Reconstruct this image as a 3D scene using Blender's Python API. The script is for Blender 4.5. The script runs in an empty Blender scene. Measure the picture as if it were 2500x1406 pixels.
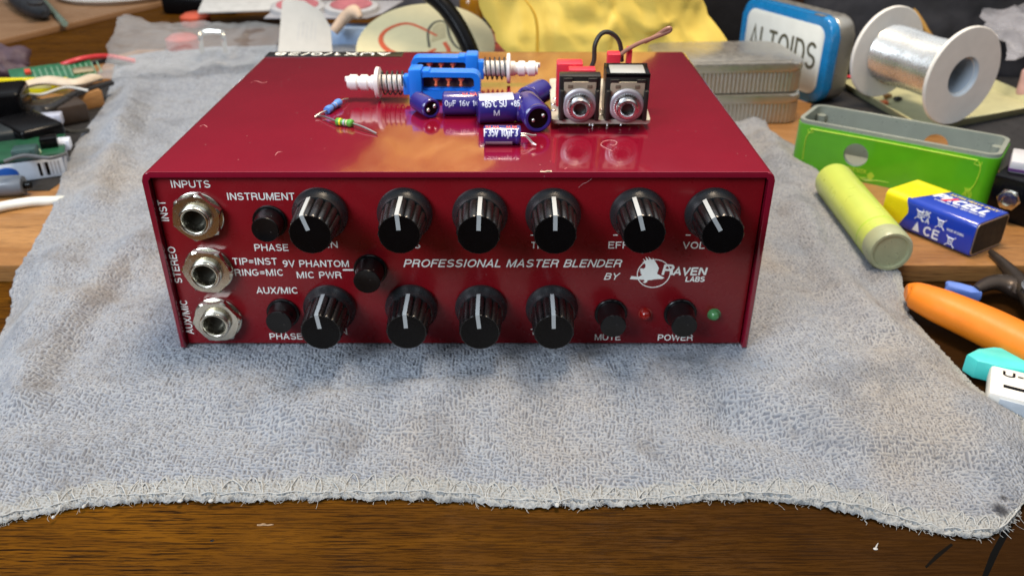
import bpy, bmesh, math, random
import numpy as np
from mathutils import Matrix, Vector, noise as mnoise
R = math.radians
S = 0.001                      # everything below is written in millimetres
scn = bpy.context.scene
COL = scn.collection
random.seed(7)

# ------------------------------------------------------------------ camera
FPX, PCX, PCY, PITCH = 2040.0, 1250.0, 703.0, 29.4
CAMY, CAMZ = -265.0, 175.5
cam = bpy.data.cameras.new('camera'); camo = bpy.data.objects.new('camera', cam); COL.objects.link(camo)
camo.location = (0, CAMY * S, CAMZ * S); camo.rotation_euler = (R(90 - PITCH), 0, 0)
cam.sensor_width = 36; cam.lens = 36 * FPX / 2500
cam.clip_start = 0.005; cam.clip_end = 20
cam.dof.use_dof = True; cam.dof.focus_distance = 0.250; cam.dof.aperture_fstop = 20.0
scn.camera = camo
# ------------------------------------------------------------------ world, lamps, exposure
w = bpy.data.worlds.new('World'); scn.world = w; w.use_nodes = True
_n = w.node_tree.nodes; _k = w.node_tree.links       # a dim room: pale ceiling, darker walls, dark floor
_tc = _n.new('ShaderNodeTexCoord'); _sx = _n.new('ShaderNodeSeparateXYZ'); _cr = _n.new('ShaderNodeValToRGB')
_k.new(_tc.outputs['Generated'], _sx.inputs[0]); _ma = _n.new('ShaderNodeMath'); _ma.operation = 'MULTIPLY_ADD'; _ma.inputs[1].default_value = .5; _ma.inputs[2].default_value = .5
_k.new(_sx.outputs['Z'], _ma.inputs[0]); _k.new(_ma.outputs[0], _cr.inputs[0]); _k.new(_cr.outputs[0], _n['Background'].inputs[0])
_cr.color_ramp.elements[0].position = .44; _cr.color_ramp.elements[0].color = (.03, .025, .022, 1)
_cr.color_ramp.elements[1].position = .85; _cr.color_ramp.elements[1].color = (.85, .92, 1.0, 1)
_e = _cr.color_ramp.elements.new(.70); _e.color = (.07, .06, .058, 1)
_n['Background'].inputs[1].default_value = 0.90
def area(name, loc, target, size, power, color, sy=None):
    l = bpy.data.lights.new(name, 'AREA'); l.energy = power; l.color = color
    l.shape = 'RECTANGLE'; l.size = size; l.size_y = sy or size
    o = bpy.data.objects.new(name, l); COL.objects.link(o); o.location = loc
    d = Vector(target) - Vector(loc); o.rotation_euler = d.to_track_quat('-Z', 'Y').to_euler()
    return o
area('ceiling_lamp', (0.10, 0.16, 0.95), (0.05, 0.02, 0), 0.26, 11.5, (1.0, 0.80, 0.58))
area('window_light', (-0.72, -0.66, 0.66), (-0.05, 0.0, 0.02), 0.55, 12.5, (0.78, 0.88, 1.0))
scn.view_settings.view_transform = 'Standard'; scn.view_settings.look = 'None'
scn.view_settings.exposure = 0; scn.view_settings.gamma = 1; scn.view_settings.use_curve_mapping = False
scn.cycles.max_bounces = 8; scn.cycles.transparent_max_bounces = 12
scn.cycles.use_denoising = True
scn.cycles.caustics_reflective = False; scn.cycles.caustics_refractive = False

# ------------------------------------------------------------------ helpers
CP, SP = math.cos(R(PITCH)), math.sin(R(PITCH))
def ray(px, py):
    u = (px - PCX) / FPX; v = (PCY - py) / FPX
    return Vector((u, CP + v * SP, -SP + v * CP))
def at(px, py, z=0.0):         # photo point on the level z
    d = ray(px, py); t = (z - CAMZ) / d.z
    return Vector((d.x * t, CAMY + d.y * t, z))
def aty(px, py, Y):            # photo point on the upright plane y = Y
    d = ray(px, py); t = (Y - CAMY) / d.y
    return Vector((d.x * t, Y, CAMZ + d.z * t))
def lin(h):
    h = h.lstrip('#'); c = [int(h[i:i + 2], 16) / 255 for i in (0, 2, 4)]
    return tuple(x / 12.92 if x <= .04045 else ((x + .055) / 1.055) ** 2.4 for x in c)

class NT:
    def __init__(s, name):
        s.m = bpy.data.materials.new(name); s.m.use_nodes = True
        s.t = s.m.node_tree; s.b = s.t.nodes['Principled BSDF']
    def n(s, typ, ins=None, **kw):
        nd = s.t.nodes.new('ShaderNode' + typ)
        for k, v in kw.items(): setattr(nd, k, v)
        for k, v in (ins or {}).items(): s.set(nd.inputs[k], v)
        return nd
    def set(s, sock, v):
        if hasattr(v, 'is_output'): s.t.links.new(v, sock)
        elif isinstance(v, (tuple, list)) and len(v) == 3 and sock.type == 'RGBA': sock.default_value = (*v, 1)
        else: sock.default_value = v
    def math(s, op, a, b=0.0, c=0.0, clamp=False):
        nd = s.t.nodes.new('ShaderNodeMath'); nd.operation = op; nd.use_clamp = clamp
        for i, v in enumerate((a, b, c)): s.set(nd.inputs[i], v)
        return nd.outputs[0]
    def mix(s, f, a, b, mode='MIX'):
        nd = s.t.nodes.new('ShaderNodeMix'); nd.data_type = 'RGBA'; nd.blend_type = mode
        s.set(nd.inputs['Factor'], f); s.set(nd.inputs['A'], a); s.set(nd.inputs['B'], b)
        return nd.outputs['Result']
    def ramp(s, f, lo, hi, a=0.0, b=1.0):
        nd = s.n('MapRange', {'Value': f, 'From Min': lo, 'From Max': hi, 'To Min': a, 'To Max': b}); nd.clamp = True
        return nd.outputs[0]
    def coord(s, scale=(1, 1, 1), rot=(0, 0, 0)):
        tc = s.n('TexCoord'); mp = s.n('Mapping', {'Scale': scale, 'Rotation': rot})
        s.t.links.new(tc.outputs['Object'], mp.inputs['Vector']); return mp.outputs[0]
    def noise(s, vec, scale, detail=3, rough=.55):
        return s.n('TexNoise', {'Vector': vec, 'Scale': scale, 'Detail': detail, 'Roughness': rough}).outputs['Fac']

def mat(name, col, rough=.45, metal=0, var=.10, vs=120, bump=0.0, bs=900, coat=0, trans=0, ior=1.46, alpha=1, spec=.5, dust=0.0, rvar=.12):
    k = NT(name); b = k.b
    if isinstance(col, str): col = lin(col)
    v = k.coord()
    nz = k.noise(v, vs, 4)
    f = k.ramp(nz, .3, .7)
    c = k.mix(f, tuple(x * (1 - var) for x in col), tuple(min(1, x * (1 + var)) for x in col))
    if dust:
        vo = k.n('TexVoronoi', {'Vector': v, 'Scale': 330.0}); vo.feature = 'F1'
        sp = k.ramp(vo.outputs['Distance'], .035, .075, 1, 0)
        sel = k.ramp(k.noise(v, 75, 2), .55, .62)
        c = k.mix(k.math('MULTIPLY', k.math('MULTIPLY', sp, sel), dust), c, (.62, .56, .52))
    k.set(b.inputs['Base Color'], c)
    r2 = k.noise(v, vs * 2.3 + 40, 4)
    k.set(b.inputs['Roughness'], k.ramp(r2, .3, .7, max(.02, rough - rvar * rough), min(1, rough + rvar * rough * 1.5)))
    b.inputs['Metallic'].default_value = metal
    b.inputs['Specular IOR Level'].default_value = spec
    b.inputs['Coat Weight'].default_value = coat; b.inputs['Coat Roughness'].default_value = .06
    b.inputs['Transmission Weight'].default_value = trans; b.inputs['IOR'].default_value = ior
    b.inputs['Alpha'].default_value = alpha
    if bump:
        bn = k.n('Bump', {'Height': k.noise(v, bs, 4), 'Strength': bump, 'Distance': .0004})
        k.t.links.new(bn.outputs[0], b.inputs['Normal'])
    return k.m

def film(name, tint, strength=.25, rough=.12):       # thin clear plastic
    k = NT(name); b = k.b
    k.set(b.inputs['Base Color'], tint); b.inputs['Roughness'].default_value = rough
    v = k.coord()
    bn = k.n('Bump', {'Height': k.noise(v, 55, 4), 'Strength': .6, 'Distance': .004})
    k.t.links.new(bn.outputs[0], b.inputs['Normal'])
    tr = k.n('BsdfTransparent'); fr = k.n('LayerWeight', {'Blend': .35})
    f = k.math('ADD', k.math('MULTIPLY', fr.outputs['Fresnel'], .16), k.ramp(k.noise(v, 60, 4), .35, .75, strength * .6, strength * 1.5), clamp=True)
    mx = k.n('MixShader', {0: f}); k.t.links.new(tr.outputs[0], mx.inputs[1]); k.t.links.new(b.outputs[0], mx.inputs[2])
    k.t.links.new(mx.outputs[0], k.t.nodes['Material Output'].inputs['Surface'])
    return k.m

def wood(name, light, dark, pore, rough=.38, sx=9, sy=120, rot=0, coat=.3, porey=(.60, .67), spec=.4, side=0):
    k = NT(name); b = k.b
    v = k.coord(rot=(0, 0, R(rot)))
    warp = k.noise(v, 7, 2)
    mp = k.n('Mapping', {'Scale': (sx, sy, sy)}); k.t.links.new(v, mp.inputs['Vector'])
    off = k.n('CombineXYZ', {'X': 0.0, 'Y': k.math('MULTIPLY', warp, 3.2), 'Z': 0.0})
    ad = k.n('VectorMath'); k.t.links.new(mp.outputs[0], ad.inputs[0]); k.t.links.new(off.outputs[0], ad.inputs[1])
    g = k.noise(ad.outputs[0], 1.0, 6, .62)
    c = k.mix(k.ramp(g, .33, .66), dark, light)
    mp2 = k.n('Mapping', {'Scale': (52, 1500, 1500)}); k.t.links.new(v, mp2.inputs['Vector'])
    p = k.noise(mp2.outputs[0], 1.0, 3, .6)
    mp3 = k.n('Mapping', {'Scale': (130, 2600, 2600)}); k.t.links.new(v, mp3.inputs['Vector'])
    pf = k.math('MAXIMUM', k.math('MULTIPLY', k.ramp(p, *porey), k.ramp(k.noise(v, 28, 3), .30, .6, .25, 1)), k.math('MULTIPLY', k.ramp(k.noise(mp3.outputs[0], 1.0, 3, .6), porey[0] + .01, porey[1] + .01), .6))
    c = k.mix(pf, c, pore)
    sm = k.ramp(k.noise(v, 16, 4), .35, .7)
    c = k.mix(k.math('MULTIPLY', sm, .35), c, dark)
    if side:                    # the colour is darker towards the right end of the desk
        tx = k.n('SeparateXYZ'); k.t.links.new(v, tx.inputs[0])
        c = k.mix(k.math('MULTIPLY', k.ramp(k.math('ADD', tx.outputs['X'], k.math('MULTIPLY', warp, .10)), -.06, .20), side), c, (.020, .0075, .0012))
    k.set(b.inputs['Base Color'], c)
    k.set(b.inputs['Roughness'], k.ramp(k.noise(v, 60, 5), .3, .7, rough * .8, rough * 1.4))
    b.inputs['Coat Weight'].default_value = coat; b.inputs['Coat Roughness'].default_value = .25; b.inputs['Specular IOR Level'].default_value = spec
    bn = k.n('Bump', {'Height': k.math('SUBTRACT', k.math('MULTIPLY', g, .3), pf), 'Strength': .45, 'Distance': .0004})
    k.t.links.new(bn.outputs[0], b.inputs['Normal'])
    return k.m

I4 = Matrix.Identity(4)
def T(x, y, z): return Matrix.Translation((x, y, z))
def RZ(d): return Matrix.Rotation(R(d), 4, 'Z')
def RX(d): return Matrix.Rotation(R(d), 4, 'X')
def RY(d): return Matrix.Rotation(R(d), 4, 'Y')
def AX(o, d, up=(0, 0, 1)):     # local Z runs along d, local Y as near to up as it can
    z = Vector(d).normalized(); u = Vector(up)
    if abs(z.dot(u.normalized())) > .98: u = Vector((0, 1, 0))
    x = u.cross(z).normalized(); y = z.cross(x)
    m = Matrix((x, y, z)).transposed().to_4x4(); m.translation = Vector(o); return m
FRONT = AX((0, 0, 0), (0, -1, 0))    # local X right, Y up, Z towards the viewer

def spline(pts, sub=6, closed=False):
    P = [Vector(p) for p in pts]; n = len(P); out = []
    rng = range(n if closed else n - 1)
    for i in rng:
        if closed: p0, p1, p2, p3 = P[i - 1], P[i], P[(i + 1) % n], P[(i + 2) % n]
        else: p0, p1, p2, p3 = P[max(i - 1, 0)], P[i], P[i + 1], P[min(i + 2, n - 1)]
        for j in range(sub):
            t = j / sub
            out.append(.5 * ((2 * p1) + (p2 - p0) * t + (2 * p0 - 5 * p1 + 4 * p2 - p3) * t * t + (3 * p1 - p0 - 3 * p2 + p3) * t ** 3))
    if not closed: out.append(P[-1])
    return out

def rrect(w, h, r, n=6):
    pts = []
    for cx, cy, a0 in ((w / 2 - r, h / 2 - r, 0), (-w / 2 + r, h / 2 - r, 90), (-w / 2 + r, -h / 2 + r, 180), (w / 2 - r, -h / 2 + r, 270)):
        for i in range(n + 1):
            a = R(a0 + 90 * i / n); pts.append((cx + r * math.cos(a), cy + r * math.sin(a)))
    return pts

class B:
    def __init__(s): s.bm = bmesh.new()
    def box(s, c, sz, bev=0, seg=2, m=I4):
        r = bmesh.ops.create_cube(s.bm, size=1, matrix=m @ T(*c) @ Matrix.Diagonal((*sz, 1)))
        if bev:
            es = list({e for v in r['verts'] for e in v.link_edges})
            bmesh.ops.bevel(s.bm, geom=es, offset=bev, segments=seg, profile=.5, affect='EDGES', clamp_overlap=True)
        return s
    def rings(s, rings, cap0=True, cap1=True, close=True):
        vs = [[s.bm.verts.new(p) for p in r] for r in rings]; n = len(vs[0])
        for a, b in zip(vs, vs[1:]):
            for i in range(n if close else n - 1):
                j = (i + 1) % n
                try: s.bm.faces.new((a[i], a[j], b[j], b[i]))
                except ValueError: pass
        if cap0: s.bm.faces.new(vs[0][::-1])
        if cap1: s.bm.faces.new(vs[-1])
        return s
    def lathe(s, prof, m=I4, n=40, cap0=True, cap1=True, fn=None):
        rs = []
        for r, h in prof:
            rr = []
            for i in range(n):
                a = 2 * math.pi * i / n; q = r * (fn(a, h) if fn else 1)
                rr.append(m @ Vector((q * math.cos(a), q * math.sin(a), h)))
            rs.append(rr)
        return s.rings(rs, cap0, cap1)
    def tube(s, pts, r, n=10, sub=6, closed=False):
        P = spline(pts, sub, closed) if sub > 1 else [Vector(p) for p in pts]
        rs = []; up = None; N = len(P)
        for i, p in enumerate(P):
            a = P[i - 1] if (i > 0 or closed) else p; b = P[(i + 1) % N] if (i < N - 1 or closed) else p
            d = (b - a)
            if d.length < 1e-9: d = Vector((0, 0, 1))
            d.normalize()
            if up is None: up = Vector((0, 0, 1)) if abs(d.z) < .9 else Vector((1, 0, 0))
            x = up.cross(d)
            if x.length < 1e-6: x = Vector((1, 0, 0)).cross(d)
            x.normalize(); y = d.cross(x); up = y
            if isinstance(r, list):      # a list of radii (or of (ra, rb) pairs) runs along the tube
                t = i / (N - 1) * (len(r) - 1); k = min(int(t), len(r) - 2); q0_, q1_ = (v if hasattr(v, '__len__') else (v, v) for v in (r[k], r[k + 1]))
                q = tuple(a_ + (b_ - a_) * (t - k) for a_, b_ in zip(q0_, q1_))
            else: q = r
            qa, qb = q if hasattr(q, '__len__') else (q, q)
            rs.append([p + x * qa * math.cos(2 * math.pi * j / n) + y * qb * math.sin(2 * math.pi * j / n) for j in range(n)])
        if closed: rs.append(rs[0]); return s.rings(rs, False, False)
        return s.rings(rs)
    def prism(s, poly, z0, z1, m=I4, bev=0, seg=2):
        a = [s.bm.verts.new(m @ Vector((x, y, z0))) for x, y in poly]; b = [s.bm.verts.new(m @ Vector((x, y, z1))) for x, y in poly]
        n = len(poly); fs = []
        for i in range(n): fs.append(s.bm.faces.new((a[i], a[(i + 1) % n], b[(i + 1) % n], b[i])))
        fa = s.bm.faces.new(a[::-1]); fb = s.bm.faces.new(b)
        if bev:
            es = list({e for f in (fa, fb) for e in f.edges})
            bmesh.ops.bevel(s.bm, geom=es, offset=bev, segments=seg, profile=.5, affect='EDGES', clamp_overlap=True)
        return s
    def frame(s, outer, inner, z0, z1, m=I4):     # ring between two outlines with equally many points
        n = len(outer)
        mk = lambda P, z: [s.bm.verts.new(m @ Vector((x, y, z))) for x, y in P]
        o0, o1, i0, i1 = mk(outer, z0), mk(outer, z1), mk(inner, z0), mk(inner, z1)
        for i in range(n):
            j = (i + 1) % n
            s.bm.faces.new((o0[i], o0[j], o1[j], o1[i])); s.bm.faces.new((i0[j], i0[i], i1[i], i1[j]))
            s.bm.faces.new((o1[i], o1[j], i1[j], i1[i])); s.bm.faces.new((o0[j], o0[i], i0[i], i0[j]))
        return s
    def ball(s, c, r, m=I4, u=16, v=10):
        sc = r if hasattr(r, '__len__') else (r, r, r)
        bmesh.ops.create_uvsphere(s.bm, u_segments=u, v_segments=v, radius=1, matrix=m @ T(*c) @ Matrix.Diagonal((*sc, 1))); return s
    def grid(s, fn, nu, nv, thick=0):       # fn(u, v) -> point
        vs = [[s.bm.verts.new(fn(i / nu, j / nv)) for i in range(nu + 1)] for j in range(nv + 1)]
        for j in range(nv):
            for i in range(nu): s.bm.faces.new((vs[j][i], vs[j][i + 1], vs[j + 1][i + 1], vs[j + 1][i]))
        if thick: bmesh.ops.solidify(s.bm, geom=list(s.bm.faces), thickness=thick)
        return s
    def crumple(s, amp, sc, seed=0):
        for v in s.bm.verts:
            v.co += Vector((0, 0, 0)) + mnoise.noise_vector(v.co * sc + Vector((seed, seed * 2.3, 0))) * amp
        return s
    def build(s, name, m, parent=None, ang=35, loc=None, rot=None):
        bmesh.ops.recalc_face_normals(s.bm, faces=list(s.bm.faces))
        for v in s.bm.verts: v.co *= S
        me = bpy.data.meshes.new(name); s.bm.to_mesh(me); s.bm.free()
        me.polygons.foreach_set('use_smooth', [True] * len(me.polygons)); me.set_sharp_from_angle(angle=R(ang))
        me.materials.append(m)
        o = bpy.data.objects.new(name, me); COL.objects.link(o)
        if parent: o.parent = parent
        if loc is not None: o.location = Vector(loc) * S
        if rot is not None: o.rotation_euler = rot
        return o

def tag(o, label=None, cat=None, group=None, kind=None):
    if label: o['label'] = label
    if cat: o['category'] = cat
    if group: o['group'] = group
    if kind: o['kind'] = kind
    return o
def thing(name, label, cat, loc=(0, 0, 0), rz=0, group=None):
    o = bpy.data.objects.new(name, None); COL.objects.link(o); o.empty_display_size = .01
    o.location = Vector(loc) * S; o.rotation_euler = (0, 0, R(rz))
    return tag(o, label, cat, group)
def copy_tree(o, parent=None):
    c = o.copy(); COL.objects.link(c); c.parent = parent
    for ch in list(o.children): copy_tree(ch, c)
    return c

def _E(cx, cy, rx, ry, a0, a1, n=10): return [(cx + rx * math.cos(R(a0 + (a1 - a0) * i / n)), cy + ry * math.sin(R(a0 + (a1 - a0) * i / n))) for i in range(n + 1)]
_l, _h = .07, .93
GL = {   # letter: advance width, strokes (cap height 1)
 'A': (.74, [[(.06, 0), (.37, .96), (.68, 0)], [(.17, .33), (.57, .33)]]),
 'B': (.70, [[(.09, 0), (.09, 1)], [(.09, _h), (.38, _h)] + _E(.38, .73, .20, .20, 90, -90) + [(.09, .53)], [(.38, .53)] + _E(.40, .30, .22, .23, 90, -90) + [(.09, _l)]]),
 'C': (.76, [_E(.39, .5, .31, .43, 42, 318, 18)]),
 'D': (.74, [[(.09, 0), (.09, 1)], [(.09, _h), (.32, _h)] + _E(.32, .5, .34, .43, 90, -90, 14) + [(.09, _l)]]),
 'E': (.66, [[(.09, 0), (.09, 1)], [(.09, _h), (.62, _h)], [(.09, .53), (.57, .53)], [(.09, _l), (.63, _l)]]),
 'F': (.62, [[(.09, 0), (.09, 1)], [(.09, _h), (.60, _h)], [(.09, .51), (.53, .51)]]),
 'G': (.80, [_E(.40, .5, .32, .43, 48, 330, 18) + [(.69, .30), (.69, .48)], [(.42, .46), (.75, .46)]]),
 'H': (.74, [[(.09, 0), (.09, 1)], [(.65, 0), (.65, 1)], [(.09, .53), (.65, .53)]]),
 'I': (.26, [[(.13, 0), (.13, 1)]]),
 'J': (.56, [[(.46, 1), (.46, .28)] + _E(.27, .28, .19, .21, 0, -180)]),
 'K': (.72, [[(.09, 0), (.09, 1)], [(.09, .34), (.62, 1)], [(.28, .58), (.66, 0)]]),
 'L': (.58, [[(.09, 0), (.09, 1)], [(.09, _l), (.56, _l)]]),
 'M': (.86, [[(.09, 0), (.09, 1)], [(.12, .97), (.43, .05), (.74, .97)], [(.77, 0), (.77, 1)]]),
 'N': (.74, [[(.09, 0), (.09, 1)], [(.11, .96), (.63, .04)], [(.65, 0), (.65, 1)]]),
 'O': (.82, [_E(.41, .5, .33, .43, 0, 360, 24)]),
 'P': (.68, [[(.09, 0), (.09, 1)], [(.09, _h), (.38, _h)] + _E(.38, .69, .22, .24, 90, -90) + [(.09, .45)]]),
 'R': (.73, [[(.09, 0), (.09, 1)], [(.09, _h), (.40, _h)] + _E(.40, .71, .21, .22, 90, -90) + [(.09, .49)], [(.42, .49), (.58, .40), (.61, .2), (.66, 0)]]),
 'S': (.70, [_E(.35, .715, .25, .215, 25, 245, 12) + [(.46, .475)] + _E(.35, .285, .27, .215, 55, -160, 12)]),
 'T': (.66, [[(.33, 0), (.33, 1)], [(.03, _h), (.63, _h)]]),
 'U': (.74, [[(.09, 1), (.09, .35)] + _E(.37, .35, .28, .28, 180, 360, 12) + [(.65, 1)]]),
 'V': (.70, [[(.05, 1), (.35, .04), (.65, 1)]]),
 'W': (.98, [[(.04, 1), (.26, .05), (.49, .95), (.72, .05), (.94, 1)]]),
 'X': (.70, [[(.06, 1), (.64, 0)], [(.64, 1), (.06, 0)]]),
 'Y': (.70, [[(.05, 1), (.35, .45), (.65, 1)], [(.35, .45), (.35, 0)]]),
 'Z': (.64, [[(.05, _h), (.57, _h), (.07, _l), (.60, _l)]]),
 '0': (.62, [_E(.31, .5, .23, .43, 0, 360, 20)]), '1': (.50, [[(.32, 0), (.32, 1)], [(.12, .74), (.30, .84)]]),
 '2': (.62, [_E(.31, .69, .23, .24, 165, -35, 10) + [(.09, _l), (.58, _l)]]),
 '3': (.62, [_E(.30, .71, .21, .22, 150, -90, 10), _E(.30, .29, .23, .22, 90, -150, 10)]),
 '4': (.62, [[(.45, 0), (.45, 1), (.07, .30), (.6, .30)]]),
 '5': (.62, [[(.55, _h), (.16, _h), (.12, .50)] + _E(.30, .33, .23, .26, 120, -150, 12)]),
 '6': (.62, [_E(.31, .31, .22, .24, 0, 360, 18), _E(.42, .40, .33, .53, 75, 180, 8)]),
 '8': (.62, [_E(.31, .71, .19, .21, 0, 360, 16), _E(.31, .28, .23, .22, 0, 360, 16)]),
 '9': (.62, [_E(.31, .69, .22, .24, 0, 360, 18), _E(.20, .60, .33, .53, 0, -100, 8)]),
 '=': (.62, [[(.06, .34), (.56, .34)], [(.06, .62), (.56, .62)]]), '/': (.36, [[(.02, -.02), (.34, 1.02)]]), '-': (.42, [[(.05, .42), (.37, .42)]]),
 '+': (.62, [[(.06, .45), (.56, .45)], [(.31, .2), (.31, .7)]]), '°': (.34, [_E(.17, .84, .11, .12, 0, 360, 12)]),
 'µ': (.60, [[(.10, -.25), (.10, .66)], [(.10, .2)] + _E(.28, .2, .18, .16, 180, 330, 8) + [(.46, .66)]]), ' ': (.34, []), '.': (.24, [[(.12, 0), (.12, .14)]]),
}
def text_bm(s, width=None, cap=2.8, bold=.15, shear=0, m=I4, align='LEFT', depth=.03, gap=.07, fine=False):
    """lettering drawn stroke by stroke: local X along the line, Y up; width and cap height in mm"""
    b = B(); x = 0; rows = []; k = 0
    for ch in s:
        adv, strokes = GL[ch.upper()] if ch.upper() in GL else GL[ch]
        small = ch.islower() and ch not in 'µ'; q = .78 if small else 1
        for st in strokes: rows.append([(x + px * q, py * q) for px, py in st])
        x += adv * q + gap
    tot = x - gap; sx = width / tot if width else cap; sy = cap
    hw = bold / 2 * cap
    for st in rows:
        P = [Vector(((px + shear * py) * sx, py * sy)) for px, py in st]
        if align == 'CENTER': P = [p - Vector((tot * sx / 2, 0)) for p in P]
        P = [p for i, p in enumerate(P) if i == 0 or (p - P[i - 1]).length > 1e-5]
        closed = (P[0] - P[-1]).length < 1e-6
        if fine: P = [p.lerp(q_, t_ / 8) for p, q_ in zip(P, P[1:]) for t_ in range(8)] + [P[-1]]       # follows a curved sleeve
        n = len(P); off = []
        for i in range(n):
            d0 = (P[i] - P[i - 1]) if i > 0 else ((P[0] - P[-2]) if closed else None); d1 = (P[i + 1] - P[i]) if i < n - 1 else ((P[1] - P[0]) if closed else None)
            if d0 is not None and d0.length < 1e-7: d0 = None
            if d1 is not None and d1.length < 1e-7: d1 = None
            d0 = d0 if d0 is not None else d1; d1 = d1 if d1 is not None else d0
            a_, c_ = d0.normalized(), d1.normalized(); t_ = (a_ + c_)
            t_ = t_.normalized() if t_.length > 1e-6 else a_
            nn = Vector((-t_.y, t_.x)); f = 1 / max(.35, nn.dot(Vector((-a_.y, a_.x))))
            off.append(nn * hw * min(f, 2.0))
        z = depth + k * .0012; k += 1
        L = [b.bm.verts.new(m @ Vector((*(p + o), z))) for p, o in zip(P, off)]; Q = [b.bm.verts.new(m @ Vector((*(p - o), z))) for p, o in zip(P, off)]
        for i in range(n - 1): b.bm.faces.new((L[i], Q[i], Q[i + 1], L[i + 1]))
    return b

# ------------------------------------------------------------------ materials
M = dict(
    red=mat('red_enamel', (.215, .0045, .020), .14, var=.05, vs=40, coat=1.0, dust=.75, bump=.03, bs=500),
    panel=mat('panel_enamel', (.20, .0045, .009), .27, var=.05, vs=40, coat=.12, dust=.30, bump=.03, bs=600),
    print_=mat('white_print', (.90, .92, .86), .5, var=.03),
    black=mat('black_plastic', (.0025, .0025, .003), .24, var=.2, bump=.06, bs=2500, spec=.22),
    grip=mat('knob_grip', (.006, .006, .0065), .27, var=.35, vs=350, bump=.1, bs=2200, spec=.85),
    blackgloss=mat('black_gloss', (.005, .005, .0055), .20, var=.2, dust=.2, spec=.4),
    knobskirt=mat('knob_skirt', (.018, .020, .022), .27, var=.15, spec=.75),
    pointer=mat('pointer_grey', (.42, .44, .44), .45, var=.08),
    nickel=mat('nickel', (.70, .67, .57), .20, metal=1, var=.06, vs=300, bump=.04, bs=1500, rvar=.3),
    steel=mat('steel', (.62, .62, .62), .24, metal=1, var=.12, rvar=.5),
    hole=mat('hole_dark', (.06, .058, .05), .35, metal=.6),
    ledr=mat('led_red', (.30, .008, .005), .12, coat=.5, trans=.25),
    ledg=mat('led_green', (.07, .24, .08), .15, coat=.5, trans=.15),
    bluep=mat('blue_plastic', (.010, .20, .80), .35, var=.06),
    whitep=mat('white_plastic', (.80, .79, .76), .4, var=.04),
    orangep=mat('orange_terminal', (.80, .17, .07), .5),
    phen=mat('brown_laminate', (.10, .035, .02), .6),
    gold=mat('gold_pin', (.75, .58, .33), .3, metal=1),
    tin=mat('tinned_wire', (.70, .67, .64), .3, metal=1, var=.1),
    capblue=mat('capacitor_sleeve', (.030, .022, .200), .22, var=.1, coat=.4),
    capgrey=mat('capacitor_stripe', (.42, .45, .55), .3),
    capred=mat('red_print', (.70, .10, .08), .5),
    capwhite=mat('pale_print', (.66, .72, .85), .5),
    zinc=mat('dull_zinc', (.46, .44, .47), .42, metal=.55, var=.08),
    jackbody=mat('jack_body', (.020, .018, .016), .35, var=.2),
    slot=mat('slot_tan', (.16, .12, .08), .5),
    pcb=mat('bare_board', (.50, .48, .40), .5, var=.15, bump=.1),
    face=mat('tan_metal', (.50, .42, .30), .4, metal=.4, var=.12),
    redp=mat('red_plastic', (.75, .035, .06), .35),
    clear=mat('clear_cover', (.55, .56, .54), .2, trans=.3),
    wireb=mat('wire_black', (.035, .035, .03), .4),
    wirebr=mat('wire_brown', (.30, .14, .10), .35),
)

# ------------------------------------------------------------------ setting: desk and raised plank
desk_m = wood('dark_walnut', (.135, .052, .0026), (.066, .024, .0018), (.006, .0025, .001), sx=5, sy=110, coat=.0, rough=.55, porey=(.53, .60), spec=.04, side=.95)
plank_m = wood('honey_wood', (.42, .215, .075), (.26, .118, .034), (.11, .045, .012), sx=6, sy=60, porey=(.56, .66), coat=.1, spec=.3)
tan_m = wood('tan_wood', (.36, .21, .11), (.28, .15, .07), (.18, .09, .04), sx=5, sy=40, rot=-25, porey=(.68, .76))
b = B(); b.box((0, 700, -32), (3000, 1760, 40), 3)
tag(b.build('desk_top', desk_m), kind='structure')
b = B(); b.prism([(-800, 73), (800, 73), (800, 480), (-330, 480), (-420, 300), (-800, 170)], -12.02, -3, bev=1.0)
tag(b.build('wooden_plank', plank_m), 'honey coloured wooden plank lying on the dark desk under the towel', 'plank')
b = B(); p = [at(-900, 290, -6), at(0, 97, -6), at(420, -2, -6), at(300, -60, -6), at(-800, -60, -6)]
b.prism([(q.x, q.y) for q in p], -12.02, -6, bev=.8)
tag(b.build('tan_board', tan_m), 'tan wooden board with a dark edge, lying at the far left of the desk', 'board')

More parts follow.
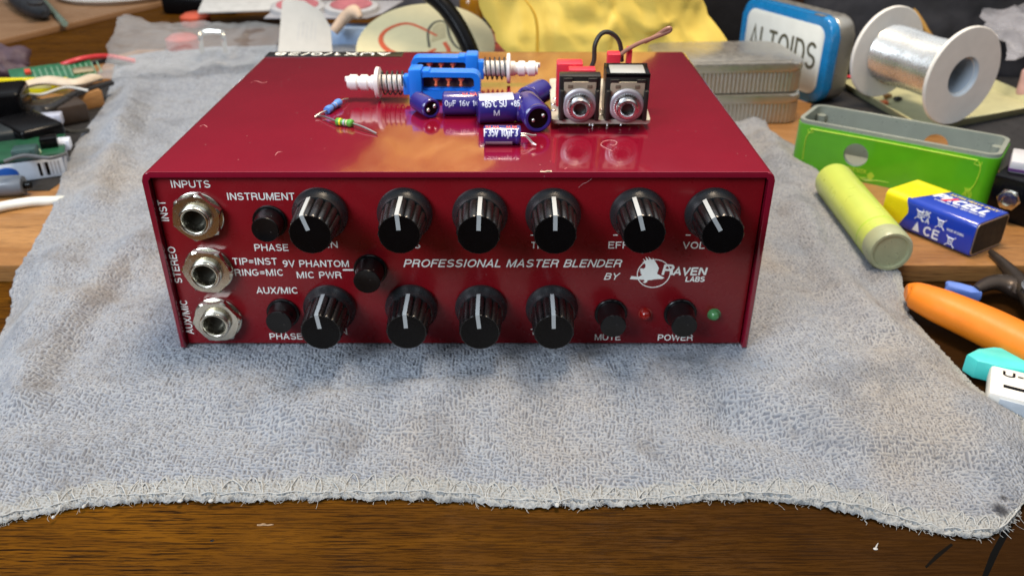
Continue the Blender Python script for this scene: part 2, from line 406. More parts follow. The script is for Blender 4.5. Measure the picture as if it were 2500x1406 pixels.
# ------------------------------------------------------------------ towel
def towel():
    def crv(pts, z): return [tuple(at(x, y, z))[:2] for x, y in pts]
    left = crv([(-260, 1310), (-190, 1090), (-70, 860), (-5, 765), (22, 690), (60, 640), (108, 560), (138, 490), (155, 425), (200, 335), (250, 270), (268, 215), (283, 152)], -3)
    right = crv([(2492, 1238), (2540, 1130), (2520, 985), (2405, 915), (2345, 850), (2290, 795), (2235, 735), (2196, 662), (2145, 615), (2075, 535), (2000, 428), (1950, 372), (1893, 340), (1862, 290), (1832, 222), (1800, 172), (1748, 138)], -3)
    front = crv([(-260, 1310), (-100, 1300), (0, 1266), (120, 1240), (200, 1226), (330, 1216), (480, 1212), (640, 1212), (760, 1207), (960, 1206), (1100, 1212), (1250, 1222), (1420, 1225), (1600, 1218), (1780, 1208), (1900, 1212), (2000, 1225), (2120, 1250), (2250, 1280), (2330, 1294), (2400, 1297), (2450, 1285), (2492, 1238)], -9)
    back = crv([(283, 152), (330, 140), (400, 128), (520, 122), (660, 117), (900, 115), (1300, 115), (1640, 117), (1715, 122), (1748, 138)], -3)
    left[0] = front[0]; right[0] = front[-1]; back[0] = left[-1]; back[-1] = right[-1]
    def resample(P, n):
        Q = np.array([tuple(q)[:2] for q in spline([(x, y, 0) for x, y in P], 12)])
        d = np.r_[0, np.cumsum(np.linalg.norm(np.diff(Q, axis=0), axis=1))]; t = np.linspace(0, 1, n) if n != NV else tv2; t = t * d[-1]
        return np.c_[np.interp(t, d, Q[:, 0]), np.interp(t, d, Q[:, 1])]
    NU, NV = 900, 1000
    tv_ = np.linspace(0, 1, NV); tv2 = .5 * tv_ + .5 * tv_ * tv_
    F, K, L, Rr = resample(front, NU), resample(back, NU), resample(left, NV), resample(right, NV)
    u = np.linspace(0, 1, NU)[None, :, None]; tv = np.linspace(0, 1, NV); v = (.5 * tv + .5 * tv * tv)[:, None, None]
    P = (1 - v) * F[None] + v * K[None] + (1 - u) * L[:, None] + u * Rr[:, None] - ((1 - u) * (1 - v) * F[0] + u * (1 - v) * F[-1] + (1 - u) * v * K[0] + u * v * K[-1])
    X, Y = P[..., 0], P[..., 1]
    rs = np.random.RandomState(3)
    def vnoise(X, Y, s, seed):
        g = np.random.RandomState(seed).rand(256, 256)
        a, c = X / s + 100.3, Y / s + 100.7
        i, j = np.floor(a).astype(int), np.floor(c).astype(int); fa, fc = a - i, c - j
        fa = fa * fa * (3 - 2 * fa); fc = fc * fc * (3 - 2 * fc)
        q = lambda i, j: g[i % 256, j % 256]
        return (q(i, j) * (1 - fa) + q(i + 1, j) * fa) * (1 - fc) + (q(i, j + 1) * (1 - fa) + q(i + 1, j + 1) * fa) * fc - .5
    Z = vnoise(X, Y, 60, 1) * 6 + vnoise(X + Y * .3, Y * 1.7, 24, 2) * 4.2 + vnoise(X, Y, 10, 4) * 1.0
    def ridge(pts, wd, h):
        nonlocal Z
        Q = np.array([tuple(q)[:2] for q in spline([at(x, y, 0) for x, y in pts], 8)])
        D = np.full(X.shape, 1e9)
        for a, c in zip(Q, Q[1:]):
            e = c - a; l2 = (e ** 2).sum()
            t = np.clip(((X - a[0]) * e[0] + (Y - a[1]) * e[1]) / l2, 0, 1)
            D = np.minimum(D, np.hypot(X - a[0] - t * e[0], Y - a[1] - t * e[1]))
        Z = Z + 1.45 * h * np.exp(-(D / wd) ** 2)
    ridge([(330, 270), (300, 330), (255, 420), (215, 500)], 9, 5)
    ridge([(275, 165), (420, 140), (600, 140)], 10, 6)
    ridge([(290, 170), (300, 250), (270, 330)], 10, 5)
    ridge([(120, 620), (70, 720), (40, 800)], 11, 5)
    ridge([(360, 560), (250, 690), (120, 860), (60, 960)], 8, 3.5)
    ridge([(330, 640), (210, 790), (120, 920)], 7, -2.5)
    ridge([(1990, 480), (2080, 610), (2200, 760)], 7, -2.6)
    ridge([(1960, 520), (2020, 640), (2140, 800)], 8, 3.0)
    ridge([(1930, 600), (2000, 760)], 6, -2.0)
    ridge([(1800, 200), (1850, 290), (1900, 400)], 9, 5)
    ridge([(820, 930), (960, 905), (1060, 915)], 4, -2.2)
    ridge([(700, 985), (1000, 950), (1300, 985)], 9, 2)
    ridge([(60, 1000), (350, 985), (620, 1020)], 11, -3)
    ridge([(1330, 1010), (1650, 1000), (1950, 1040)], 12, -2.6)
    ridge([(1800, 1010), (2100, 1095), (2320, 1110)], 9, -3.2)
    ridge([(2050, 1150), (2300, 1170), (2400, 1200)], 9, 2.6)
    ridge([(1600, 860), (1900, 960), (2100, 1060)], 10, 2.2)
    # flat where the box stands
    bx0, bx1, by0, by1 = -125.7, 89.3, 0, 171
    dx = np.maximum(np.maximum(bx0 - X, X - bx1), 0); dy = np.maximum(np.maximum(by0 - Y, Y - by1), 0); db = np.hypot(dx, dy)
    k = 1 - np.exp(-(db / 20) ** 2)
    Z = (Z * .9 + .2) * k - .35
    # the front half sags onto the lower desk
    Z = Z - 6.0 / (1 + np.exp((Y + 42) / 9.0)) 
    lo = np.where(Y < 70, -11.2, -2.4) if False else -2.4 - 8.8 / (1 + np.exp((Y - 58) / 5.0))
    Zt = np.maximum(Z, lo + 1.6)
    # edge distance and rolled edge
    E = np.minimum.reduce([np.broadcast_to(u[..., 0], X.shape) * 430, np.broadcast_to(1 - u[..., 0], X.shape) * 400, np.broadcast_to(v[..., 0], X.shape) * 480, np.broadcast_to(1 - v[..., 0], X.shape) * 520])
    ke = np.sqrt(np.clip(1 - (1 - np.clip(E / 3.2, 0, 1)) ** 2, 0, 1))
    far = np.clip(E / 30, 0, 1); far = far * far * (3 - 2 * far)
    base = lo + 1.8 + vnoise(X, Y, 16, 9) * 1.6
    Zs = base * (1 - far) + Zt * far
    Zf = (lo + .15) * (1 - ke) + Zs * ke
    # crepe weave: short yarn floats lying this way and that
    pit = 1.16
    WX = (X + vnoise(X, Y, 30, 21) * 4 + vnoise(X, Y, 7, 22) * 1.6) / pit; WY = (Y + vnoise(X, Y, 30, 23) * 4 + vnoise(X, Y, 7, 24) * 1.6 + .07 * X) / pit
    I0, J0 = np.floor(WX).astype(int), np.floor(WY).astype(int)
    tb = np.random.RandomState(77).rand(5, 512, 512)
    best = np.zeros_like(X); yr = np.zeros_like(X)
    for di in (-1, 0, 1):
        for dj in (-1, 0, 1):
            i, j = (I0 + di), (J0 + dj); h5 = tb[:, i % 512, j % 512]
            hor = (((i + j) % 2 == 0) ^ (h5[0] < .22))
            an = np.where(hor, 0.0, math.pi / 2) + (h5[1] - .5) * 1.0
            ex = WX - (i + .5 + (h5[2] - .5) * .3); ey = WY - (j + .5 + (h5[3] - .5) * .3)
            lx = (ex * np.cos(an) + ey * np.sin(an)) / .90; ly = (-ex * np.sin(an) + ey * np.cos(an)); ly = (ly - .30 * lx * np.abs(lx) * np.sign(h5[4] - .5)) / .33
            r2 = lx * lx + ly * ly
            hgt = np.sqrt(np.clip(1 - r2, 0, 1)) * (.75 + .35 * h5[4])
            win = hgt > best; best = np.where(win, hgt, best); yr = np.where(win, h5[2], yr)
    hem = np.clip((9.0 + vnoise(X, Y, 2.5, 31) * 4 - np.minimum(np.broadcast_to(v[..., 0], X.shape) * 520, np.broadcast_to(1 - u[..., 0], X.shape) * 400 * (Y < 70) + 99 * (Y >= 70))) / 2.5, 0, 1)
    Zf = Zf + (best * 1.02 - .55) * np.clip(E / 1.0, .55, 1) + vnoise(X, Y, 1.1, 6) * .25
    nin = db <= 0
    Zf = np.where(db < 2, np.minimum(Zf, -.15), Zf)
    jg = np.clip(1 - E / 3.0, 0, 1); X = X + (vnoise(X, Y, 1.3, 41) * 1.3 + vnoise(X, Y, 5, 43) * 1.2) * jg; Y = Y + (vnoise(X, Y, 1.3, 42) * 1.5 + vnoise(X, Y, 5, 44) * 1.4) * jg
    co = np.stack([X, Y, Zf], -1).reshape(-1, 3) * S
    idx = np.arange(NU * NV).reshape(NV, NU)
    q = np.stack([idx[:-1, :-1], idx[:-1, 1:], idx[1:, 1:], idx[1:, :-1]], -1).reshape(-1, 4)
    me = bpy.data.meshes.new('towel')
    me.vertices.add(len(co)); me.vertices.foreach_set('co', co.ravel())
    me.loops.add(q.size); me.loops.foreach_set('vertex_index', q.ravel().astype(np.int32))
    me.polygons.add(len(q)); me.polygons.foreach_set('loop_start', np.arange(0, q.size, 4, dtype=np.int32))
    me.polygons.foreach_set('use_smooth', np.ones(len(q), dtype=bool))
    me.update(calc_edges=True)
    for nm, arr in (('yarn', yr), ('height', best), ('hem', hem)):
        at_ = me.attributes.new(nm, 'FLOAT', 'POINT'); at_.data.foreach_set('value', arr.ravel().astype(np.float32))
    # material: loosely woven cotton, grey blue yarn with beige patches
    m = NT('towel_cotton'); bs = m.b
    v3 = m.coord()
    yarn = m.n('Attribute', attribute_name='yarn').outputs['Fac']; hemf = m.n('Attribute', attribute_name='hem').outputs['Fac']
    fine = m.noise(v3, 3200, 3)
    big = m.noise(v3, 10, 4, .6); pxs = m.n('SeparateXYZ'); m.t.links.new(v3, pxs.inputs[0])
    right_d = m.ramp(pxs.outputs['X'], .09, .20)  # more beige to the right: patches plus the lamp's warmth put into the colour
    bf = m.math('MULTIPLY', m.ramp(m.math('ADD', big, m.math('MULTIPLY', right_d, .14)), .54, .70), .65)
    c = m.mix(yarn, (0.255, 0.281, 0.329), (0.333, 0.354, 0.384))
    c = m.mix(bf, c, m.mix(yarn, (0.306, 0.270, 0.228), (0.377, 0.343, 0.295)))
    st = m.ramp(m.noise(v3, 24, 5, .65), .52, .68)
    c = m.mix(m.math('MULTIPLY', st, .55), c, (0.116, 0.127, 0.153))
    st2 = m.ramp(m.noise(v3, 52, 4, .6), .57, .70)
    c = m.mix(m.math('MULTIPLY', st2, .45), c, (0.139, 0.124, 0.111))
    st3 = m.ramp(m.noise(v3, 17, 3, .5), .60, .72)
    c = m.mix(m.math('MULTIPLY', st3, .45), c, (0.201, 0.253, 0.334))
    c = m.mix(m.math('MULTIPLY', hemf, .55), c, (0.377, 0.382, 0.350))
    c = m.mix(m.ramp(fine, .35, .75, 0, .30), c, (0.410, 0.416, 0.411))
    hgt_ = m.n('Attribute', attribute_name='height').outputs['Fac']      # shade between the floats put into the colour, by yarn height
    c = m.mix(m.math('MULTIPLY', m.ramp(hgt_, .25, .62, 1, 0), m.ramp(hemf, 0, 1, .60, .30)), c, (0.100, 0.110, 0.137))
    for (px_, py_, r_) in ((2446, 1240, .0019), (2452, 1212, .0011)):      # two ink spots near the corner
        ds = m.n('VectorMath', operation='DISTANCE'); m.t.links.new(v3, ds.inputs[0]); ds.inputs[1].default_value = at(px_, py_, -8) * S
        c = m.mix(m.math('MULTIPLY', m.ramp(m.math('ADD', ds.outputs['Value'], m.math('MULTIPLY', fine, .0008)), r_, r_ * 1.9, 1, 0), .85), c, (.02, .02, .025))
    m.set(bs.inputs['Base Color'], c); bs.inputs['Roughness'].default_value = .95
    bs.inputs['Specular IOR Level'].default_value = .08
    bs.inputs['Sheen Weight'].default_value = .06; bs.inputs['Sheen Roughness'].default_value = .5
    bn = m.n('Bump', {'Height': fine, 'Strength': .8, 'Distance': .0004}); m.t.links.new(bn.outputs[0], bs.inputs['Normal'])
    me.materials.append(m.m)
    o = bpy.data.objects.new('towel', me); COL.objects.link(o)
    tag(o, 'worn grey blue cotton towel with frayed hem spread under the red box', 'towel')
    thread = mat('hem_thread', (.40, .41, .405), .9, var=.2, vs=700, bump=.3, bs=3000, spec=.1)
    def pt(uu, vv, dz=.0):
        i = min(max(uu * (NU - 1), 0), NU - 1.001); vt = (-.5 + math.sqrt(.25 + 2 * max(vv, 0))); j = min(max(vt * (NV - 1), 0), NV - 1.001); i0, j0 = int(i), int(j); fi, fj = i - i0, j - j0
        g = lambda A: (A[j0, i0] * (1 - fi) + A[j0, i0 + 1] * fi) * (1 - fj) + (A[j0 + 1, i0] * (1 - fi) + A[j0 + 1, i0 + 1] * fi) * fj
        return Vector((g(X), g(Y), g(Zf) + dz))
    # overlock stitches along the front and right hems
    st_ = B(); rnd = random.Random(4)
    uu = .10
    while uu < .985:
        wd = rnd.uniform(.008, .020); dv = rnd.uniform(.0125, .0175); sk = rnd.uniform(-.003, .003); r_ = rnd.uniform(.13, .20); z_ = lambda: rnd.uniform(.22, .48)
        if rnd.random() < .6: st_.tube([pt(uu, .003, .1), pt(uu + wd * .12 + sk, dv * .6, z_()), pt(uu + wd * .45 + sk, dv, z_()), pt(uu + wd * .8, dv * .62, z_()), pt(uu + wd, .004, .1)], r_, 6, 5)
        else: st_.tube([pt(uu, dv * .9, z_()), pt(uu + wd * .4, dv * .8, z_()), pt(uu + wd * .75, dv * .4, z_()), pt(uu + wd * .8, .003, .1)], r_, 6, 5)
        if rnd.random() < .4: st_.tube([pt(uu + .003, .003, .1), pt(uu + .0035 + sk, dv * .5, z_()), pt(uu + .004 + sk, dv * .85, -.1)], r_ * .9, 6, 4)
        uu += wd * rnd.uniform(.7, 1.0)
    vv = .01
    while vv < .16:
        wd = rnd.uniform(.008, .014); du = 1 - rnd.uniform(.014, .020)
        st_.tube([pt(.997, vv, .1), pt((du + 1) / 2, vv + .002, .2), pt(du, vv + .004, .1), pt(.994, vv + wd, .1)], .16, 6, 4)
        vv += wd * rnd.uniform(.8, 1.2)
    st_.build('hem_stitching', thread, o)
    ec = B(); ec.tube([pt(k / 150, .0035 + rnd.uniform(-.0006, .0006), .35 + rnd.uniform(-.25, .2)) for k in range(10, 150)], .21, 7, 3)
    ec.build('hem_cord', thread, o)
    fz = B()
    for k in range(1300):
        a = pt(rnd.uniform(.06, .995), rnd.uniform(.0, .005), rnd.uniform(-1.0, .2)); l = rnd.uniform(.5, 2.0) * (2.2 if rnd.random() < .06 else 1); an = rnd.gauss(-90, 45)
        d = Vector((math.cos(R(an)), math.sin(R(an)), rnd.uniform(-.5, .5))); sd = Vector((-d.y, d.x, rnd.uniform(-.3, .6))) * rnd.uniform(-.4, .4)
        e = a + d * l; e.z = max(e.z, -11.7); mid = a + d * l * .5 + sd * l; mid.z = max(mid.z, -11.6)
        fz.tube([a, mid, e], rnd.uniform(.04, .075), 4, 3)
    for k in range(1500):
        a = pt(rnd.uniform(.03, .97), rnd.uniform(.01, .95), 0)
        if -127 < a.x < 91 and -2 < a.y < 173: continue
        an = rnd.uniform(0, 360); l = rnd.uniform(.7, 2.0)
        d = Vector((math.cos(R(an)), math.sin(R(an)), 0))
        fz.tube([a, a + d * l * .5 + Vector((0, 0, rnd.uniform(.3, .9))), a + d * l + Vector((0, 0, rnd.uniform(0, .6)))], rnd.uniform(.03, .055), 3, 2)
    for px_, py_ in ((130, 1262), (205, 1235), (440, 1222), (515, 1222), (1360, 1232)):       # bits of lint at the hem
        q = at(px_, py_, -10); fz.ball(q, (rnd.uniform(.5, .9), rnd.uniform(.5, 1.1), .5), u=7, v=5)
        fz.tube([q, q + Vector((.8, 2, .4)), q + Vector((.4, 4, .8))], .16, 5, 3)
    tag(fz.build('loose_fibres', thread, o), kind='stuff')
    return o
towel()

# ------------------------------------------------------------------ the red box
DX = -18.2; W, H, D = 215.0, 71.0, 165.5; PY = 2.2
dev = thing('preamp_box', 'dark red metal preamp with black knobs and white lettering, standing on the towel', 'audio device', (DX, 0, 0))
def pan(px, py): q = aty(px, py, PY); return Vector((q.x - DX, PY, q.z))
def arc(cx, cz, r, a0, a1, n=6): return [(cx + r * math.cos(R(a0 + (a1 - a0) * i / n)), cz + r * math.sin(R(a0 + (a1 - a0) * i / n))) for i in range(n + 1)]
t = 2.0; ro = 3.0; ri = .9; hw = W / 2
prof = [(-hw, 0)] + arc(-hw + ro, H - ro, ro, 180, 90) + arc(hw - ro, H - ro, ro, 90, 0) + [(hw, 0), (hw - t, 0)] + arc(hw - t - ri, H - t - ri, ri, 0, 90) + arc(-hw + t + ri, H - t - ri, ri, 90, 180) + [(-hw + t, 0)]
b = B(); b.prism(prof, 0, D, AX((0, D, 0), (0, -1, 0)), bev=.55, seg=3)
cover = b.build('cover', M['red'], dev)
b = B(); b.box((0, PY + 1, 34.6), (W - 2 * t - .9, 2, 67.8), .5); b.box((0, D / 2 + 2, 1.5), (W - 2 * t - .6, D - 8, 1.6)); b.box((0, D - 3, 34), (W - 2 * t - .9, 2, 66), .5)
panel = b.build('front_panel', M['panel'], dev)
# black strip with lettering along the rear top edge (read from behind)
q0, q1 = at(655, 131, H), at(985, 131, H)
b = B(); b.box(((q0.x + q1.x) / 2 - DX, D - 5.6, H + .10), (q1.x - q0.x, 9.4, .25), .05)
strip = b.build('label_strip', mat('strip_black', (.012, .012, .014), .35), dev)
text_bm('AUX1/0/28', width=(q1.x - q0.x) * .86, cap=5.2, bold=.2, m=T(q1.x - DX - 6, D - 2.6, H + .25) @ RZ(180)).build('lettering', M['print_'], strip)

def ptext(s, x0, x1, yb, cap=2.7, bold=.15, shear=0, name='lettering'):
    a = pan(x0, yb); c = pan(x1, yb)
    return text_bm(s, c.x - a.x, cap, bold, shear, T(a.x, PY - .03, a.z) @ RX(90)).build(name, M['print_'], panel)
for s, x0, x1, yb in (('INPUTS', 418, 515, 458.5), ('INSTRUMENT', 555, 721, 488.5), ('PHASE', 622, 706, 612.5), ('GAIN', 757, 826, 605), ('TIP=INST', 569, 678, 646),
                      ('9V PHANTOM', 691, 853, 651.5), ('RING=MIC', 574, 694, 673), ('MIC PWR', 725, 835, 679), ('AUX/MIC', 627, 729, 716.5), ('PHASE', 659, 740, 828),
                      ('GAIN', 782, 849, 816), ('BASS', 955, 1027, 606), ('TREBLE', 1296, 1388, 607), ('EFFECT', 1484, 1590, 606.5), ('VOLUME', 1666, 1780, 607), ('MUTE', 1451, 1515, 830),
                      ('POWER', 1605, 1691, 831), ('TREBLE', 1295, 1385, 817), ('BASS', 970, 1035, 817), ('MID', 1140, 1190, 606)):
    ptext(s, x0, x1, yb)
ptext('PROFESSIONAL MASTER BLENDER', 984, 1515, 652, cap=3.15, bold=.15, shear=.25)
ptext('BY', 1473, 1508, 682.5, cap=2.7, shear=.25)
for s, (xa, ya), (xb, yb) in (('INST', (414, 541), (407, 489)), ('STEREO', (446, 691), (431, 602)), ('AUX/MIC', (474, 815), (460, 731.5))):
    a = pan(xa, ya); c = pan(xb, yb)
    text_bm(s, c.z - a.z, 2.7, .15, 0, T(a.x, PY - .03, a.z) @ RX(90) @ RZ(90)).build('lettering', M['print_'], panel)
for x0, x1, y in ((837, 864, 659), (1497, 1508, 574), (1674, 1686, 574), (1295, 1304, 574), (1017, 1028, 574)):
    a = pan(x0, y); c = pan(x1, y); b = B(); b.box(((a.x + c.x) / 2, PY - .03, a.z), (c.x - a.x, .05, .62 if x0 == 837 else .4)); b.build('tick_mark', M['print_'], panel)
# bird emblem: ring, bird, two words
def lg(x, y): q = pan(1500 + x / 5.623, 600 + y / 5.623); return (q.x, q.z)
FP = Matrix(((1, 0, 0, 0), (0, 0, -1, PY), (0, 1, 0, 0), (0, 0, 0, 1)))     # local x, y lie on the panel, z comes out of it
bird = [(213, 458), (232, 415), (330, 426), (375, 406), (372, 388), (350, 376), (374, 368), (342, 350), (364, 344), (348, 326), (362, 310), (404, 315), (424, 300), (428, 262), (412, 236), (378, 230), (412, 214), (392, 174), (426, 205), (440, 199), (428, 150), (466, 192), (482, 190), (462, 148), (512, 190), (526, 194), (528, 165), (550, 200), (585, 255), (610, 306), (598, 345), (585, 385), (640, 414), (686, 440), (655, 455), (590, 456), (545, 462), (500, 470), (456, 472), (446, 500), (420, 511), (385, 500), (414, 484), (408, 466), (330, 463)]
b = B(); b.prism([lg(*q) for q in bird][::-1], -.02, .035, FP)
c0 = lg(540, 380); rx = lg(765, 380)[0] - c0[0]; rz = (lg(540, 190)[1] - lg(540, 570)[1]) / 2; cz = (lg(540, 190)[1] + lg(540, 570)[1]) / 2
ring = [[(c0[0] + (rx + k) * math.cos(2 * math.pi * i / 64), cz + (rz + k) * math.sin(2 * math.pi * i / 64)) for i in range(64)] for k in (.17, -.17)]
b.frame(ring[0], ring[1], -.02, .03, FP)
b.build('bird_emblem', M['print_'], panel)
ptext('R', 1614, 1643, 671, cap=4.2, bold=.21, shear=.12); ptext('AVEN', 1642, 1723, 671.5, cap=3.1, bold=.23, shear=.12); ptext('LABS', 1672.5, 1719, 687.5, cap=2.1, bold=.23, shear=.12)

# knobs
NL = 15
def flute(a, h): return 1 - .13 * (1 - abs(math.sin(NL * a / 2)) ** .45)
def make_knob():
    b = B(); b.lathe([(9.7, .3), (9.7, 1.6), (9.45, 2.1), (8.7, 3.2), (8.25, 4.6), (8.1, 5.2), (6, 5.2)], FRONT, 56)
    k = b.build('knob', M['knobskirt'], dev)
    b = B(); b.lathe([(8.0, 4.2), (7.95, 5.5), (7.35, 16.6), (7.1, 17.3), (6.9, 17.5), (4, 17.42)], FRONT, NL * 8, fn=lambda a, h: flute(a + math.pi / NL * 0, h) if h < 17.45 else 1)
    b.build('grip', M['grip'], k, ang=28)
    b = B(); b.lathe([(6.75, 17.40), (6.70, 17.56), (4, 17.52)], FRONT, 64); b.build('cap_face', M['black'], k)
    pr = [(.0, 4.9), (.0, 17.75)]
    b = B(); w2 = .70
    def st(x, z, y): return Vector((x, -y, z))
    sec = [(8.25, 4.6), (8.05, 9), (7.62, 16.9), (7.3, 17.72), (1.7, 17.68)]
    b.rings([[st(-w2, z, y), st(w2, z, y), st(w2, z - .9 if i < 4 else z, y - (.6 if i >= 3 else 0)), st(-w2, z - .9 if i < 4 else z, y - (.6 if i >= 3 else 0))] for i, (z, y) in enumerate(sec)])
    b.build('pointer', M['pointer'], k)
    return k
k0 = make_knob(); first = True
for px, py, an in ((783, 520, -17), (989, 520, -3), (1172, 521, 3), (1350, 521, -1), (1556, 520, -16), (1738, 520, -32),
                   (806, 750, -6), (1005, 749, -2), (1175, 750, -5), (1347, 750, -2)):
    k = k0 if first else copy_tree(k0, dev); first = False
    q = pan(px, py); k.location = q * S; k.rotation_euler = (0, R(an), 0)
# push buttons
def make_button(L):
    b = B(); b.lathe([(6.1, .02), (6.1, .8), (5.85, 1.1), (5.3, 1.1)], FRONT, 40); k = b.build('push_button', M['blackgloss'], dev)
    b = B(); b.lathe([(5.5, .5), (5.25, 1.6), (4.7, L - 2.6), (4.62, L - 1.2), (4.72, L - .35), (4.5, L), (3.4, L - .12), (1.6, L - .3)], FRONT, 40); b.build('button_cap', M['blackgloss'], k)
    return k
b_short, b_long = make_button(7.4), make_button(9.6); us = set()
for px, py, kd in ((660, 540, 's'), (692, 763, 's'), (905, 657, 'l'), (1491, 764, 'l'), (1660, 764, 'l')):
    src = b_short if kd == 's' else b_long
    k = src if kd not in us else copy_tree(src, dev); us.add(kd)
    k.location = pan(px, py) * S
# input jacks
def make_jack(rot=8):
    b = B(); b.lathe([(3.9, 0), (8.75, 0), (8.75, .6), (8.5, .8), (3.9, .8)], FRONT, 48, False, False); k = b.build('input_jack', M['nickel'], dev)
    nut = B(); n = 48; rings = []
    for sc, h in ((1, .8), (1, 2.9), (.93, 3.3)):
        rr = []
        for i in range(n):
            a = 2 * math.pi * i / n; s_ = (a - R(rot)) % (math.pi / 3) - math.pi / 6
            r = 9.15 * math.cos(math.pi / 6) / math.cos(s_)
            if sc < 1: r = min(r, 8.25)
            rr.append(FRONT @ Vector((r * math.cos(a), r * math.sin(a), h)))
        rings.append(rr)
    rings.append([FRONT @ Vector((5.2 * math.cos(2 * math.pi * i / n), 5.2 * math.sin(2 * math.pi * i / n), 3.3)) for i in range(n)])
    nut.rings(rings, False, False); nut.build('hex_nut', M['nickel'], k, ang=22)
    thr = [(5.45 if i % 2 else 5.15, 3.3 + i * .28) for i in range(8)]
    b = B(); b.lathe(thr + [(5.4, 5.6), (5.1, 6.0), (4.5, 6.05), (4.05, 5.6), (3.85, 4.4), (3.8, .3)], FRONT, 48, False, False); b.build('bushing', M['nickel'], k, ang=50)
    b = B(); b.lathe([(3.79, .2), (3.79, .35), (3.3, .4)], FRONT, 32); b.build('socket_bore', M['hole'], k)
    return k
j0 = make_jack(); first = True
for px, py, an in ((486, 525, -10), (511, 656, 14), (534, 776, 3)):
    k = j0 if first else copy_tree(j0, dev); first = False
    k.location = pan(px, py) * S; k.rotation_euler = (0, R(an), 0)
def led(px, py, m, r):
    b = B(); b.lathe([(r * 1.25, 0), (r * 1.25, .25), (r, .3), (r, .9), (r * .92, 1.6), (r * .7, 2.2), (r * .38, 2.55), (r * .08, 2.65)], FRONT, 28)
    o = b.build('indicator_led', m, dev); o.location = pan(px, py) * S; return o
led(1575, 766, M['ledr'], 2.1)['label'] = 'unlit red indicator led'
led(1743, 767, M['ledg'], 2.0)['label'] = 'green indicator led'
# chipped paint on the front edge
b = B(); q = at(1332, 424, H); b.box((q.x - DX, .55, H - .02), (3.6, .9, .12), .04); b.box((q.x - DX + 1.2, .9, H - .01), (2.0, 1.4, .1), .04)
b.build('paint_chip', mat('bare_metal_chip', (.60, .52, .40), .5), cover)

# ------------------------------------------------------------------ parts lying on the box
TZ = H + .02
def push_switch(label, loc, rz, mirror):
    o = thing('push_switch', label, 'switch', loc, rz, 'loose switches on the box')
    sg = -1 if not mirror else 1        # plunger side
    L = 33.0
    def X(x): return x * sg
    Hh = 13.0
    b = B()
    fr = lambda w_, h_, r_: rrect(w_, h_, r_, 5)
    mm = T(X(-3.0), 0, 7.0) @ RX(90)
    b.frame(fr(27, 11.2, 3.2), [(x * 1.0, y + .6) for x, y in fr(22, 6.0, 1.6)], -3.6, 3.6, mm)
    b.box((X(-1), 1.2, 4.0), (23, 4.0, 2.6), .4)
    b.box((X(10.4), 0, 7.2), (5.4, 9.0, 13.6), .7); b.box((X(14.2), -1, 7.0), (3.0, 5.6, 8.0), .6)
    b.box((X(10.6), -1.5, 1.0), (3.6, 4.6, 2.0), .4); b.box((X(6.0), 0, 12.0), (3.2, 7.0, 2.6), .5)
    b.box((X(-13.5), -1.0, 4.2), (3.0, 6.2, 3.2), 1.2)
    b.build('housing', M['bluep'], o)
    b = B(); b.box((X(-3), 1.9, 7.8), (22.6, .8, 7.0)); b.build('terminal_plate', M['phen'], o)
    for i in range(3):
        b = B(); c = (X(-8.5 + i * 5.2), 1.0, 9.3); b.ball((c[0], -.6, c[2]), (1.45, 1.5, 1.1), u=12, v=8); b.tube([(c[0], -1.2, 8.6), (c[0], -2.6, 7.4)], .55, 8, 1)
        b.ball((c[0], -2.8, 7.2), .75, u=8, v=6)
        b.build('terminal', M['orangep'] if i != 9 else M['gold'], o)
    b = B()
    pm = AX((X(15), -.3, 7.2), (sg, 0, 0))
    b.lathe([(3.4, 0), (3.4, 10.6), (6.4, 10.8), (6.6, 12.0), (6.2, 12.3), (3.2, 12.5), (3.2, 14.2), (2.6, 14.6), (2.6, 15.6), (3.3, 16), (3.3, 18.6), (2.6, 19), (2.6, 20), (3.3, 20.4), (3.3, 23.2), (2.6, 23.6), (2.6, 24.4)], pm, 28)
    b.box((0, 1.5, 24.6), (1.6, 1.9, 1.6), .2, m=pm)
    b.build('plunger', M['whitep'], o, ang=25)
    b = B(); b.tube([pm @ Vector((4.7 * math.cos(a), 4.7 * math.sin(a), .6 + 9.8 * a / (2 * math.pi * 4.6))) for a in np.linspace(0, 2 * math.pi * 4.6, 110)], .34, 6, 1)
    b.build('spring', M['wireb'], o)
    return o
q = at(1078, 250, TZ)
push_switch('blue push switch with its white plunger pointing left, nearer the front of the box', (q.x, q.y + 3, TZ), -2, False)
q = at(1097, 209, TZ)
push_switch('blue push switch with its white plunger pointing right, behind its twin', (q.x, q.y + 2, TZ), -1, True)

